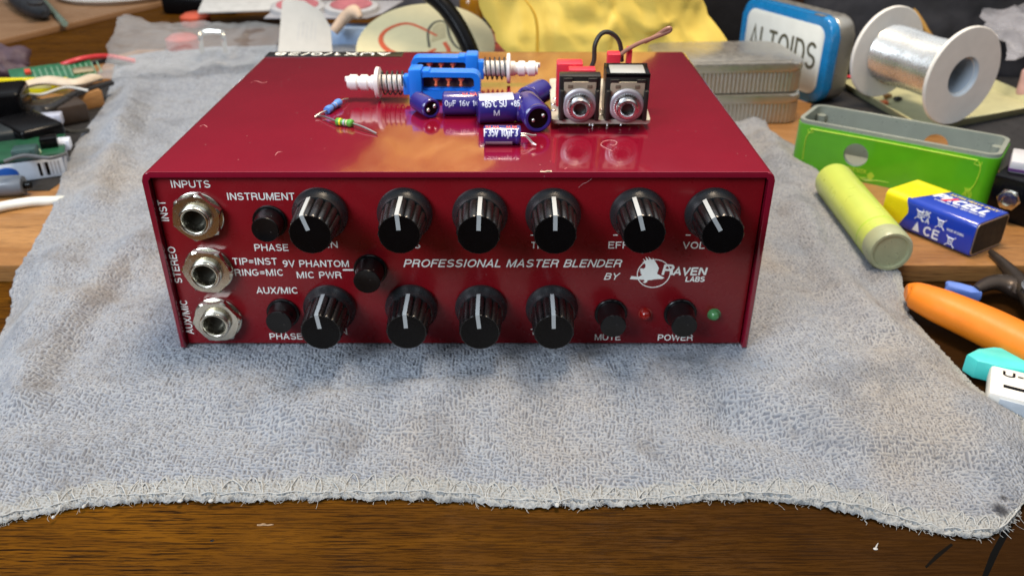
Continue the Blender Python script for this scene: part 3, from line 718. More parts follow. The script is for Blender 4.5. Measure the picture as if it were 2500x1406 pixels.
def capacitor(label, end, other, r, L, roll=0, leads=True, stripe=None, texts=(), name='capacitor', cut=False):
    """end = pixel of the lead end, other = pixel of the closed end (axis points at height r)"""
    a, c = at(*end, TZ + r), at(*other, TZ + r); d = (a - c); d.z = 0; d.normalize()
    mid = (a + c) / 2; ro = thing('capacitor', label, 'capacitor', (mid.x, mid.y, TZ), math.degrees(math.atan2(d.y, d.x)), 'loose capacitors on the box')
    m_ = T(-L / 2, 0, r) @ RY(90)      # local z = local +x = towards the leads
    b = B(); b.lathe([(r * .55, .05), (r * .86, .0), (r, .55), (r, L - 2.9), (r * .955, L - 2.45), (r * .93, L - 2.1), (r * .955, L - 1.75), (r, L - 1.3), (r, L - .5), (r * .9, L), (r * .74, L - .05), (r * .72, L - .5)], m_, 40)
    b.build('sleeve', M['capblue'], ro)
    b = B(); b.lathe([(r * .72, L - .7), (r * .72, L - .42)], m_, 28); b.build('rubber_plug', M['black'], ro)
    for sgn in (1, -1):
        b = B()
        if cut: b.ball((L / 2 - .2, sgn * r * .36, r * (1.05 + .15 * sgn)), (.75, .8, .8), u=10, v=7)
        else: b.tube([(L / 2 - .5, sgn * r * .36, r), (L / 2 + 2, sgn * r * .38, r * .95), (L / 2 + 4.2, sgn * r * .55, r * (.75 if sgn > 0 else .35)), (L / 2 + 5.6, sgn * r * .8, r * (.6 if sgn > 0 else .08) + .3)], .42, 8, 4)
        b.build('lead', M['tin'], ro)
    if stripe is not None:
        a0, a1 = stripe; b = B()
        P = [[Vector((x, -(r + .05) * math.sin(R(an)) * 1, r + (r + .05) * math.cos(R(an)))) for an in np.linspace(a0, a1, 14)] for x in (-L / 2 + .6, L / 2 - 3.1)]
        for row in P: pass
        vs = [[b.bm.verts.new(p_) for p_ in row] for row in P]
        for i in range(13): b.bm.faces.new((vs[0][i], vs[0][i + 1], vs[1][i + 1], vs[1][i]))
        b.build('stripe', M['capgrey'], ro)
    for (s, along, ang, cap_, wd, mt, rev) in texts:
        # lettering wrapped on the sleeve; ang = degrees from the top towards the viewer
        bb = text_bm(s, wd, cap_, .145, align='CENTER', depth=.0, fine=True)
        for v in bb.bm.verts:
            x, y, z = v.co; x = -x if rev else x; y = -y if rev else y
            an = R(ang) - y / r; rr = r + .06 + z
            v.co = Vector((along + x, -rr * math.sin(an), r + rr * math.cos(an)))
        bb.build('marking', M[mt], ro)
    return ro
capacitor('small dark blue capacitor leaning on the front blue switch, its cut leads facing right', (1064, 272), (1010, 241), 3.9, 12.5, cut=True)
capacitor('dark blue capacitor lying lengthways behind the striped one, red and white print', (1172, 253), (1086, 253), 4.7, 15.5, texts=(('94 NA', 3, 35, 1.7, 6, 'capred', False), ('0µF 16v 10', 0, 86, 2.2, 13.5, 'capwhite', False)), name='capacitor')
capacitor('blue capacitor with a pale grey stripe and the print +85°C SU', (1270, 262), (1166, 266), 5.7, 17.0, stripe=(-30, 42), texts=(('+85°C SU', -2.4, 70, 2.9, 9.6, 'capwhite', False), ('+85', 5.8, 70, 2.4, 3.6, 'capwhite', False), ('M', -1.5, 103, 2.2, 2.4, 'capwhite', False)))
capacitor('dark blue capacitor lying behind the round-faced one at the right of the heap', (1272, 250), (1337, 215), 4.9, 14.0, cut=True)
capacitor('thick blue capacitor with its black plug end facing the viewer', (1322, 300), (1278, 246), 5.4, 19.0, cut=True, texts=(('94 NA', -2, 60, 1.6, 6, 'capred', True),))
capacitor('small blue capacitor nearest the front edge, printed 35v 10 µF', (1273, 330), (1180, 330), 3.5, 13.4, stripe=(112, 150), texts=(('F35v 10µF3', -.5, 80, 3.0, 12.2, 'capwhite', False), ('94 NA', -3.6, 30, 1.5, 5, 'capred', False), ('94 NA', 3.4, 30, 1.5, 4, 'capred', False)))

def resistor(label, pts, bm_, bands, rr):
    P = [at(x, y, TZ + z) for x, y, z in pts]; mid = (P[1] + P[2]) / 2
    o = thing('resistor', label, 'resistor', (mid.x, mid.y, TZ), 0, 'loose resistors on the box')
    L = [p_ - Vector((mid.x, mid.y, TZ)) for p_ in P]; d = L[2] - L[1]; ln = d.length; m_ = AX(L[1], d)
    b = B(); b.lathe([(rr * .4, 0), (rr * .95, .25), (rr * 1.08, ln * .12), (rr, ln * .25), (rr * .82, ln * .33), (rr * .82, ln * .67), (rr, ln * .75), (rr * 1.08, ln * .88), (rr * .95, ln - .25), (rr * .4, ln)], m_, 20)
    b.build('body', bm_, o, ang=60)
    for f, cm, k in bands:
        b = B(); b.lathe([(rr * k, ln * f - .32), (rr * k, ln * f + .32)], m_, 20); b.build('colour_band', cm, o)
    b = B(); b.tube([L[0], L[0] * .5 + L[1] * .5 + Vector((0, 0, .3)), L[1]], .42, 8, 4); b.build('lead', M['tin'], o)
    b = B(); b.tube([L[2], L[2] * .5 + L[3] * .5 + Vector((0, 0, .3)), L[3]], .42, 8, 4); b.build('lead', M['tin'], o)
resistor('small pale blue resistor with bent leads, the one lying farther back', [(768, 287, .5), (797, 271, 1.5), (829, 249, 1.8), (849, 242, 1.0)], mat('resistor_blue', (.10, .27, .70), .4), [(.4, M['phen'], .86), (.6, M['capgrey'], .86)], 1.5)
resistor('small green resistor with yellow band and bent leads', [(772, 281, .6), (821, 297, 1.5), (862, 302, 1.5), (920, 327, .5)], mat('resistor_green', (.10, .36, .05), .4), [(.27, mat('band_yellow', (.85, .72, .03), .4), 1.02), (.5, M['capgrey'], .86), (.66, mat('band_gold', (.6, .55, .35), .4), .86)], 1.45)

# two-jack circuit board
q0, q1 = at(1347, 298, TZ + 3), at(1588, 298, TZ + 3)
jb = thing('jack_board', 'small bare circuit board with two round audio jacks and red plugs', 'circuit board', ((q0.x + q1.x) / 2, q0.y, TZ), -1)
wB = q1.x - q0.x
JM = T(0, 0, 3.0) @ RX(5)
b = B(); b.prism(rrect(wB, 44, 1.5), -.8, .8, JM @ T(0, 22, 0), bev=.15); b.build('board', M['pcb'], jb)
b = B()
for i in range(9): b.tube([JM @ Vector((-16 + i * 4, 2.5 + (i % 3) * 3, -.5)), JM @ Vector((-16 + i * 4, 2.5 + (i % 3) * 3, -2.4))], .4, 6, 1)
for sx_ in (-14, 14): b.tube([JM @ Vector((sx_, 42, -.5)), JM @ Vector((sx_, 42, -8.6))], .5, 6, 1); b.tube([JM @ Vector((sx_ * .2, 3, -.5)), JM @ Vector((sx_ * .2, 3, -3.0))], .5, 6, 1)
b.build('pins', M['tin'], jb)
b = B()
for x_, y_ in ((0, 5), (1, 10), (-18, 9), (-18, 15), (-17, 21), (2, 18)): b.ball((x_, y_, .8), (1.0, 1.0, .6), m=JM, u=10, v=6)
b.build('solder_joints', M['tin'], jb)
for cx, top in ((-8.6, 0), (9.1, 1)):
    wj = 15.4 if not top else 16.4; JH = 17.0 if not top else 16.6; JD = 5.0 if not top else 12.0
    b = B(); b.box((cx, .5 + JD / 2, .8 + JH / 2), (wj, JD, JH), .4, m=JM); b.box((cx - wj * .3, .4, JH - .6), (3.4, 1.2, 1.5), .2, m=JM); b.box((cx + wj * .3, .4, JH - .6), (3.4, 1.2, 1.5), .2, m=JM)
    for sgn in (-1, 1): b.box((cx + sgn * wj * .43, -.2, 6.8), (1.8, 2.6, 12), .5, m=JM)
    jk = b.build('audio_jack', M['jackbody'], jb)
    b = B(); b.box((cx, .3, 9.6), (wj * .78, 1.0, 12.4), .25, m=JM)
    b.build('face_plate', M['face'], jk)
    b = B()
    for sgn in (-1, 1): b.box((cx + sgn * 3.6, -.25, 14.0), (1.9, .3, 1.3), .1, m=JM)
    b.build('slots', M['slot'], jk)
    am = JM @ T(cx, -.3, 6.9) @ FRONT
    b = B(); b.lathe([(2.2, 0), (6.6, 0), (6.6, .7), (6.0, 1.2), (5.6, 1.3)], am, 44, False, True, fn=None); b.build('flange', M['zinc'], jk)
    b = B(); b.lathe([(5.0, 1.0), (4.95, 1.9), (4.5, 2.1)], am, 132, True, True, fn=lambda a, h: 1 + .03 * math.sin(33 * a)); b.build('knurled_ring', M['steel'], jk)
    b = B(); b.lathe([(4.0, 1.6), (4.0, 4.2), (3.6, 4.7), (2.7, 4.8), (2.25, 4.3), (2.1, 3.2), (2.1, 2.3)], am, 36, False, False); b.build('sleeve', M['steel'], jk)
    b = B(); b.lathe([(2.12, 2.2), (2.12, 2.35)], am, 24); b.build('bore', M['hole'], jk)
    if top:
        b = B(); b.box((cx, 6.5, 17.8), (wj * .80, 9.5, 1.4), .3, m=JM); b.build('clear_lid', M['clear'], jk)
        b = B(); b.box((cx, 11.8, 17.6), (wj, 1.2, 2.2), .2, m=JM); b.box((cx, 1.2, 17.6), (wj, 1.2, 2.2), .2, m=JM); b.box((cx - wj * .45, 6.5, 17.6), (1.3, 9.4, 2.2), .2, m=JM); b.box((cx + wj * .45, 6.5, 17.6), (1.3, 9.4, 2.2), .2, m=JM)
        b.build('lid_rim', M['black'], jk)
for c, sz in (((-12.0, 16, 9.2), (10, 6, 17.6)), ((-7.6, 9, 9.2), (10.2, 4.6, 17.4)), ((6.0, 28, 9.0), (5.2, 5, 17.0)), ((12.5, 31, 9.4), (2.0, 5, 18))):
    b = B(); b.box(c, sz, .5, m=JM); b.build('red_plug', M['redp'], jb)
def jl(px, py, Y): q = aty(px, py, Y); return q - Vector(((q0.x + q1.x) / 2, q0.y, TZ))
b = B(); b.tube([jl(1437, 172, 74), jl(1447, 148, 74), jl(1449, 112, 74), jl(1462, 86, 75), jl(1480, 79, 76), jl(1500, 90, 77), jl(1511, 112, 78), jl(1514, 150, 79)], .95, 10, 6)
b.build('black_wire', M['wireb'], jb)
b = B(); b.tube([jl(1503, 160, 70), jl(1507, 142, 70), jl(1522, 126, 70), jl(1555, 107, 70), jl(1590, 93, 70), jl(1618, 82, 70), jl(1632, 75, 70), jl(1632, 69, 70), jl(1620, 73, 70), jl(1600, 87, 70.9), jl(1570, 103, 70.9)], .85, 9, 6)
b.build('brown_wire', M['wirebr'], jb)

# lint on the lid
lint = mat('lint', (.70, .50, .48), .8)
b = B(); b.tube([at(x, y, TZ + .2) for x, y in ((1495, 369), (1480, 362), (1467, 354), (1475, 345), (1495, 343), (1506, 348), (1500, 355), (1490, 354))], .075, 5, 5)
tag(b.build('fibre', lint), 'thin curled pale fibre lying on the red lid below the jack board', 'lint')
b = B(); b.tube([aty(1412, 459, PY - .4), aty(1422, 450, PY - .6), aty(1437, 443, PY - .7), aty(1450, 431, 0.2)], .032, 5, 5)
tag(b.build('hair', lint), 'short pale hair hanging from the lid edge onto the front panel', 'hair')

# ------------------------------------------------------------------ things around the box
def base(pa, pb, z=-3.0):       # frame standing on level z: X from pa to pb, Y away from the viewer, Z up
    a = at(*pa, z) if len(pa) == 2 else Vector((*pa[1:], z)); c = at(*pb, z) if len(pb) == 2 else Vector((*pb[1:], z))
    x = (c - a); L = x.length; x.normalize(); y = Vector((0, 0, 1)).cross(x)
    m = Matrix((x, y, Vector((0, 0, 1)))).transposed().to_4x4(); m.translation = a
    return m, L
def placed(name, label, cat, m, group=None):    # an Empty at the frame's origin
    o = bpy.data.objects.new(name, None); COL.objects.link(o); o.empty_display_size = .01
    o.location = m.translation * S; o.rotation_euler = m.to_euler()
    return tag(o, label, cat, group)
def flat(b, pts, m=I4):
    f = b.bm.faces.new([b.bm.verts.new(m @ Vector(p)) for p in pts]); return b
def holed(solid, cutters):      # solid with the cutters bored out of it, as a new bmesh
    def tmp(bb):
        bmesh.ops.recalc_face_normals(bb.bm, faces=list(bb.bm.faces))
        me = bpy.data.meshes.new('t'); bb.bm.to_mesh(me); bb.bm.free(); o = bpy.data.objects.new('t', me); COL.objects.link(o); return o
    so = tmp(solid); cs = [tmp(c) for c in cutters]
    for c in cs:
        md = so.modifiers.new('b', 'BOOLEAN'); md.operation = 'DIFFERENCE'; md.object = c; md.solver = 'EXACT'
    me = bpy.data.meshes.new_from_object(so.evaluated_get(bpy.context.evaluated_depsgraph_get()))
    r = B(); r.bm.from_mesh(me); bpy.data.meshes.remove(me)
    for o in [so] + cs:
        d = o.data; bpy.data.objects.remove(o); bpy.data.meshes.remove(d)
    return r
def pillow(b, P0, P1, P2, P3, puff, n=36, m=I4, amp=1.2, sc=.06, seed=0, edge=.45):
    """puffed bag between four corners, both faces"""
    P0, P1, P2, P3 = map(Vector, (P0, P1, P2, P3)); nrm = (P1 - P0).cross(P3 - P0).normalized()
    for sg in (1, -1):
        def fn(u, v):
            p = (P0 * (1 - u) + P1 * u) * (1 - v) + (P3 * (1 - u) + P2 * u) * v
            k = (max(0, 4 * u * (1 - u)) ** edge) * (max(0, 4 * v * (1 - v)) ** edge)
            q = p + nrm * sg * puff / 2 * k
            return m @ (q + mnoise.noise_vector(q * sc + Vector((seed, 0, 0))) * amp * 2 + mnoise.noise_vector(q * sc * 3.1 + Vector((seed, 5, 0))) * amp * .75 + mnoise.noise_vector(q * sc * 8 + Vector((seed, 9, 0))) * amp * .22)
        b.grid(fn, n, n)
    bmesh.ops.remove_doubles(b.bm, verts=list(b.bm.verts), dist=.01)
    return b
PL, DK = -3.0, -12.0

# yellow padded envelope, leaning behind the box
env_m = mat('yellow_paper', (.84, .62, .12), .55, var=.06, vs=20, bump=.25, bs=120)
q = at(1500, 243, PL)
ev = tag(placed('padded_envelope', 'crumpled yellow padded envelope standing upright behind the box', 'envelope', T(0, 335, PL)), None)
b = B(); pillow(b, (20, 0, 0), (176, 8, 14), (-62, 30, 300), (-170, 26, 286), 26, 64, amp=3.4, sc=.035, seed=3)
b.build('body', env_m, ev, ang=70)
b = B(); b.tube([(18, -12.5, 5), (17.5, -14.8, 30), (16.5, -14.0, 58), (8, -13, 72)], [(1.1, .9), (1.6, 1.2), (1.4, 1.0), (.5, .4)], 8, 6)
b.build('fold', mat('yellow_crease', (.66, .38, .03), .6), ev)

# mint tin on its long edge
wtin = mat('tin_white', (.70, .74, .72), .35, var=.04); btin = mat('tin_blue', (.008, .20, .50), .25, coat=.4); stin = mat('tin_silver', (.50, .47, .41), .34, metal=.85, var=.05, rvar=.2)
N_ = at(2000, 262, PL); m, L = base(('w', N_.x - 40, N_.y + 84), ('w', N_.x, N_.y), PL)
o = placed('mint_tin', 'blue and white mint tin with dark lettering standing on edge beside the wire spool', 'tin', m)
up = T(L / 2, 0, 30) @ RX(90)         # local X along, Y up, Z to the front
b = B(); b.prism(rrect(L, 60, 12, 8), -8, 0, up, bev=1.6, seg=3); b.build('lid', btin, o)
b = B(); b.prism(rrect(L - 13, 47, 8, 8), -.3, .35, up, bev=.2); fp = b.build('face_print', wtin, o)
text_bm('ALTOIDS', L - 22, 19, .12, m=up @ T(-(L - 22) / 2, -7, .42)).build('lettering', mat('tin_letters', (.10, .095, .06), .5), fp)
b = B(); b.prism(rrect(L - 1.6, 58.5, 11.5, 8), -22, -8.1, up, bev=1.5, seg=3); b.build('tin_body', stin, o)
b = B(); b.box((L * .84, 1.6, 60.2), (9, 3.5, .6), .2); b.build('chipped_edge', stin, o)

# two ribbed silver tins, stacked
m, L = base((1772, 305), (1948, 302), PL); L = 92; m = m @ T(-(L - (at(1948, 302, PL) - at(1772, 305, PL)).length), 0, 0)
for i, lb in enumerate(('flat silver tin with ribbed sides, lower of the stacked two beside the towel', 'flat silver tin with ribbed sides and shiny lid, upper of the stacked two')):
    o = placed('silver_tin', lb, 'tin', m @ T(0, 0, i * 20.3) @ RZ(i * 1.5), 'ribbed silver tins')
    pts = []; base_p = [Vector((*p, 0)) for p in rrect(L, 60, 9, 8)]; n = len(base_p)
    for a in range(n):
        p, r = base_p[a], base_p[(a + 1) % n]; k = max(2, int((r - p).length / .45))
        pts += [p.lerp(r, t_ / k) for t_ in range(k)]
    d = 0; rib = []
    for a, p in enumerate(pts):
        d += (p - pts[a - 1]).length if a else 0; nn = Vector((p.x / (L / 2), p.y / 30, 0)).normalized(); rib.append((p + nn * .5 * math.sin(d * 2 * math.pi / 2.7)))
    ctr = Vector((L / 2, 30, 0))
    b = B(); b.rings([[ctr + p * s_ + Vector((0, 0, z)) for p in (rib if 2 < z < 13 else pts)] for s_, z in ((.97, 0), (1, .8), (1, 2.1), (1, 12.6), (1, 13.6), (1, 14))]); b.build('tin_body', stin, o)
    b = B(); b.prism(rrect(L + 1.6, 61.6, 10, 8), 14.1, 19.8, T(L / 2, 30, 0), bev=1.4, seg=3); b.prism(rrect(L - 9, 51, 7, 8), 19.6, 20.2, T(L / 2, 30, 0), bev=.25); b.build('lid', stin, o)

# spool of tinned wire
spl = mat('spool_white', (.78, .77, .73), .42, var=.04)
fc, bc = Vector((284, 258, 33)), Vector((258, 318, 34)); ax = fc - bc; Ls = ax.length
o = placed('wire_spool', 'white plastic spool of shiny tinned wire lying on its side in the pale tray', 'wire spool', AX(bc, ax))
b = B(); b.lathe([(11, 0), (30.5, 0), (31, .5), (31, 2.0), (30.5, 2.6), (11, 2.6)], I4, 64, False, False); b.build('flange', spl, o)
b = B(); b.lathe([(11, Ls - 2.6), (30.5, Ls - 2.6), (31, Ls - 2), (31, Ls - .5), (30.5, Ls), (12.6, Ls)], I4, 64, False, False); b.build('flange', spl, o)
b = B(); b.lathe([(12.7, Ls - .05), (11.9, Ls - .7), (11.6, Ls - 4), (11.2, Ls - 26)], I4, 64, False, True); b.build('hub', mat('hub_white', (.46, .53, .60), .5, var=.04), o)
b = B(); hel = []; nt = 30
for i in range(nt * 22 + 1):
    a = 2 * math.pi * i / 22; hel.append(Vector(((18.2 + .5 * math.sin(i * .013) + .25 * math.sin(i * .31)) * math.cos(a), (18.2 + .5 * math.sin(i * .013)) * math.sin(a), 3.2 + (Ls - 6.4) * i / (nt * 22))))
b.tube(hel, .92, 6, 1); b.lathe([(17.3, 2.7), (17.3, Ls - 2.7)], I4, 32, False, False); b.build('wire', mat('bright_wire', (.86, .86, .83), .26, metal=.85, var=.05), o)

# pale tray under the spool
trm = mat('pale_plastic', (.50, .49, .28), .5, var=.08)
C4 = [Vector((246, 356)), Vector((262, 249)), Vector((372, 300)), Vector((356, 407))]
cc = sum(C4, Vector((0, 0))) / 4
o = thing('sorting_tray', 'shallow pale yellow plastic tray under the wire spool', 'tray', (cc.x, cc.y, PL))
b = B(); loc = [c - cc for c in C4]
def inset(P, k): return [p * (1 - k / p.length) for p in P]
b.rings([[Vector((*p, z)) for p in P] for P, z in ((inset(loc, 6), 0), (loc, 6.5), (inset(loc, 2.2), 6.5), (inset(loc, 8), 1.4))]); b.build('tray_body', trm, o)
b = B(); b.ball((-51, 42, 5.6), (2.2, 2.2, 1.2)); b.build('red_stud', M['redp'], o)
rnd = random.Random(11)
cols = [mat('scrap_black', (.02, .02, .02), .4), mat('scrap_brown', (.28, .15, .05), .5), mat('scrap_orange', (.65, .15, .05), .5), M['tin']]
for i, (px, py, k, lb) in enumerate(((2190, 247, 0, 'small black part lying in the tray in front of the spool'), (2165, 240, 1, 'brown scrap lying in the tray beside the small black part'), (2156, 256, 2, 'tiny orange scrap at the front of the tray'))):
    q = at(px, py, PL + 2); b = B(); b.ball((0, 0, 1.6), (3.4, 2.2, 1.7), u=12, v=8); b.crumple(.6, .5, i); b.box((1.5, .5, 1.2), (4, 2, 1.8), .4)
    tag(b.build('scrap', cols[k], loc=q), lb, 'scrap', 'scraps in the tray')

# open green box
gm = mat('green_acrylic', (.10, .42, .012), .16, var=.05, coat=.3); gi = mat('frosted_acrylic', (.40, .44, .38), .3, var=.06, trans=.35)
ga, gb = Vector((162, 197)), Vector((248, 136)); m, L = base(('w', ga.x, ga.y), ('w', gb.x, gb.y), PL)
o = placed('plastic_box', 'open bright green plastic box with two round holes and a clear rim', 'box', m)
Dp = 37
fx = (aty(2125, 362, 0) - Vector((0, CAMY, CAMZ)));   # ray through the front hole
hx = L * .34
b = B(); b.frame([(x + L / 2, y + Dp / 2) for x, y in rrect(L, Dp, 7, 6)], [(x + L / 2, y + Dp / 2) for x, y in rrect(L - 1, Dp - 1, 6.5, 6)], 0, 26.5)
c1 = B(); c1.lathe([(6.6, -3), (6.6, 6)], T(hx, 0, 14.5) @ RX(-90), 40)
c2 = B(); c2.lathe([(6.6, Dp - 6), (6.6, Dp + 4)], T(L * .66, 0, 17) @ RX(-90), 40)
sh = holed(b, [c1, c2]); sh.build('green_shell', gm, o)
b = B(); b.frame([(x + L / 2, y + Dp / 2) for x, y in rrect(L - 1.1, Dp - 1.1, 6.4, 6)], [(x + L / 2, y + Dp / 2) for x, y in rrect(L - 5.5, Dp - 5.5, 4.5, 6)], .2, 28.6)
c1 = B(); c1.lathe([(6.6, -3), (6.6, 8)], T(hx, 0, 14.5) @ RX(-90), 40)
c2 = B(); c2.lathe([(6.6, Dp - 8), (6.6, Dp + 4)], T(L * .66, 0, 17) @ RX(-90), 40)
holed(b, [c1, c2]).build('inner_wall', gi, o)
b = B(); b.box((L / 2, Dp / 2, 1.2), (L - 6, Dp - 6, 2)); b.build('box_floor', gi, o)
for x_ in (5.5, L - 5.5): b = B(); b.lathe([(2.6, 2), (2.6, 24)], T(x_, Dp - 6, 0), 16); b.build('screw_post', gi, o)
lime = mat('lime_print', (.42, .66, .04), .4)
b = B(); fz_ = -.14
def ln(pts, r=.28): b.tube([Vector((x, fz_, z)) for x, z in pts], r, 6, 4)
ln([(9, 24.6), (L / 2, 24.9), (L - 10, 24.6)], .38); ln([(10, 24), (7.5, 20), (7.2, 12), (7.6, 6)]); ln([(L - 9.5, 24), (L - 7.8, 20), (L - 8.4, 12), (L - 10.5, 7)])
for k in range(3): ln([(L - 10 - 1.2 * k, 9), (L - 12.6 + k * .8, 5), (L - 10.5, 1.6), (L - 8.5 - k * .6, 5), (L - 10 - 1.2 * k, 9)], .2)
for k in range(4): ln([(hx + 3 + k * 2, 3.2), (hx + 8 - k, 1.2 + k * .3), (hx + 14 + k * 2, 3.0)], .16)
ln([(9, 24.6), (11, 23), (8.4, 22.2), (7.6, 24)], .2); ln([(L - 10, 24.6), (L - 11.4, 22.6), (L - 8.4, 22), (L - 8, 24)], .2)
dec = b.build('line_ornament', lime, o)
b = B(); b.prism([(hx + 9.5, 6.6), (hx + 8, 5), (hx + 8.6, 3.6), (hx + 10, 1.4), (hx + 11.4, 3.6), (hx + 12, 5), (hx + 10.5, 6.6)], .1, .2, RX(90)); b.build('heart_mark', lime, o)
text_bm('LOVESEEK', 12, 2.3, .16, m=RX(90) @ T(hx - 4.5, 5.2, .14)).build('lettering', lime, o)
# crumb of clear glue on the towel edge near the box
q = at(1985, 392, 0); b = B(); b.ball((0, 0, 2), (2.2, 1.6, 1.3)); b.tube([(-7, -2, 1), (-3, -1, 1.6), (0, 0, 2)], [.5, .6, 1.0], 8, 4)
tag(b.build('glue_drip', M['clear'], loc=q), 'clear stringy glue drip at the towel edge by the green box', 'glue')

# lime battery cell
limec = mat('lime_sleeve', (.60, .72, .13), .3, coat=.3, var=.06, vs=60, trans=.12); pale = mat('pale_cap', (.52, .56, .34), .3, trans=.3)
a, c = at(2034, 440, 7.0), at(2176, 616, 7.0); d = (c - a); Lc = d.length
o = placed('battery_cell', 'lime yellow cylindrical battery cell with a milky end lying against the towel', 'battery', AX(a, d))
b = B(); b.lathe([(8.2, 0), (9.6, .8), (9.9, 2), (9.9, Lc - 10), (9.8, Lc - 9)], I4, 40); b.build('sleeve', limec, o)
b = B(); b.lathe([(9.75, Lc - 9.2), (10, Lc - 6), (9.9, Lc - 1.5), (9.1, Lc), (7.9, Lc), (7.4, Lc - 1.2), (3, Lc - 1.2)], I4, 40); b.build('end_cap', pale, o)
b = B(); b.lathe([(5.6, -1.0), (7.4, -.8), (7.4, .5)], I4, 32); b.build('positive_end', M['steel'], o)
b = B(); b.lathe([(9.94, Lc - 17), (9.94, Lc - 16.3)], I4, 40); b.build('ring_print', lime, o)

# nine volt battery
bl = mat('battery_blue', (.010, .045, .42), .2, coat=.5, var=.05); ye = mat('battery_yellow', (.86, .72, .01), .25, coat=.4, var=.04)
m, L = base(('w', 186.5, 120.5), ('w', 212.5, 79), PL); L = 47.5
o = placed('block_battery', 'blue and yellow nine volt block battery lying on its side before the green box', 'battery', m @ T(0, 0, .15))
Wd, Hd = 26.5, 17.0
b = B(); b.prism([(y + Wd / 2, z + Hd / 2) for y, z in rrect(Wd, Hd, 2.6, 5)], 0, L, Matrix(((0, 0, 1, 0), (1, 0, 0, 0), (0, 1, 0, 0), (0, 0, 0, 1))), bev=.5); b.build('case', bl, o)
ring_ = [Vector((0, y + Wd / 2, z + Hd / 2)) for y, z in rrect(Wd + .3, Hd + .3, 2.7, 5)]
b = B()
def chev(p): # where the yellow ends along the case
    f = abs((p.z / Hd) - .62); return 14.0 - 8 * f if p.y < 1.5 else (13.0 + 6 * min(1, max(0, (p.y - 1.5) / 24)) if p.z > Hd - 3 else 13)
rr = [[], []]
for i, p in enumerate(ring_):
    nx = ring_[(i + 1) % len(ring_)]
    for k in range(5):
        q = p.lerp(nx, k / 5); rr[0].append(Vector((-.1, q.y, q.z))); rr[1].append(Vector((chev(q), q.y, q.z)))
b.rings(rr, True, False); b.build('yellow_band', ye, o)
b = B(); b.prism([(y + Wd / 2, z + Hd / 2) for y, z in rrect(Wd - 1.2, Hd - 1.2, 2.2, 5)], L - .3, L + .25, Matrix(((0, 0, 1, 0), (1, 0, 0, 0), (0, 1, 0, 0), (0, 0, 0, 1)))); b.build('end_rim', mat('rim_metal', (.55, .52, .42), .35, metal=.8), o)
b = B(); b.prism([(y + Wd / 2, z + Hd / 2) for y, z in rrect(Wd - 2.6, Hd - 2.6, 1.8, 5)], L + .2, L + .35, Matrix(((0, 0, 1, 0), (1, 0, 0, 0), (0, 1, 0, 0), (0, 0, 0, 1)))); b.build('black_end', mat('fibre_black', (.022, .020, .016), .6, var=.3), o)
wp = mat('battery_print', (.70, .75, .85), .4)
FR = RX(90)                         # local x along, y up, z out of the front side
TP = T(0, 0, Hd)
text_bm('PKCELL', 27, 6.4, .26, .18, TP @ T(16.5, 12.0, .08)).build('lettering', wp, o)
b = B(); b.prism([(21.5, 11.0), (23.6, 11.0), (27.2, 18.6), (25.2, 18.6)], .1, .2, TP); b.build('red_slash', M['redp'], o)
text_bm('EXTRA HEAVY DUTY', 24, 2.0, .2, .1, TP @ T(20.5, 20.2, .08)).build('lettering', mat('battery_gold_print', (.75, .62, .15), .4), o)
text_bm('CARBON ZINC BATTERY 9V', 25, 1.6, .17, 0, TP @ T(19.5, 8.8, .08)).build('lettering', wp, o)
text_bm('UK', 4.2, 2.8, .2, m=FR @ T(20.8, 11.4, .08)).build('lettering', wp, o); text_bm('CA', 4.4, 2.8, .2, m=FR @ T(20.8, 8.2, .08)).build('lettering', wp, o)
text_bm('CE', 8.2, 4.6, .2, m=FR @ T(23.4, 2.2, .08)).build('lettering', wp, o)
text_bm('MADE IN CHINA', 8.5, 1.2, .17, m=FR @ T(34.5, 8.8, .08)).build('lettering', wp, o)
b = B(); b.prism([(17.6, 2.4), (21.4, 2.4), (19.5, 7.4)], .06, .12, FR); b.build('triangle_mark', wp, o)
for x_, z_ in ((17.5, 8.4), (28.6, 8.0), (35.2, 1.6)):
    b = B()
    def sg_(p, q, r=.22): b.tube([FR @ Vector((x_ + p[0], z_ + p[1], .12)), FR @ Vector((x_ + q[0], z_ + q[1], .12))], r, 5, 1)
    sg_((0, 0), (4.6, 5.2)); sg_((4.6, 0), (0, 5.2)); sg_((.9, 4.2), (3.7, 4.2), .35); sg_((1.1, 4), (1.5, 1.2)); sg_((3.5, 4), (3.1, 1.2)); sg_((1.5, 1.2), (3.1, 1.2))
    b.build('bin_mark', wp, o)

# black box with a jack nut, right edge
m, L = base((2398, 528), (2500, 556), PL); L = 60
o = placed('black_enclosure', 'black box with a silver nut on its side, behind the block battery', 'box', m)
b = B(); b.box((L / 2, 22, 11.5), (L, 44, 23), 1.2); b.build('case', M['black'], o)
b = B(); b.lathe([(5.6, 0), (5.6, 1.6), (4.4, 2.0), (4.4, 3.2), (3.0, 3.4), (2.4, 2.4), (1, 2.4)], T(9.5, 0, 12.5) @ FRONT, 6); b.lathe([(4.4, 1.5), (4.3, 3.6), (2.6, 3.8), (2.2, 2.6), (.5, 2.6)], T(9.5, 0, 12.5) @ FRONT, 32); b.build('jack_nut', M['nickel'], o)
b = B(); b.lathe([(2.0, 0), (2.0, .6), (1.6, .9)], T(26, 0, 7) @ FRONT, 20); b.build('screw', M['nickel'], o)
m2 = m @ T(4, 6, 23.1) @ RZ(14)
o = placed('card_packet', 'small white and purple card packet lying on the black box at the right edge', 'packet', m2)
b = B(); b.box((22, 12, 3), (44, 22, 6), .8); b.build('packet', mat('white_card', (.52, .52, .55), .5), o)
b = B(); b.box((22, 11.9, 1.5), (44.3, 22.3, 1.6), .1); b.build('purple_band', mat('purple_card', (.09, .03, .14), .5), o)
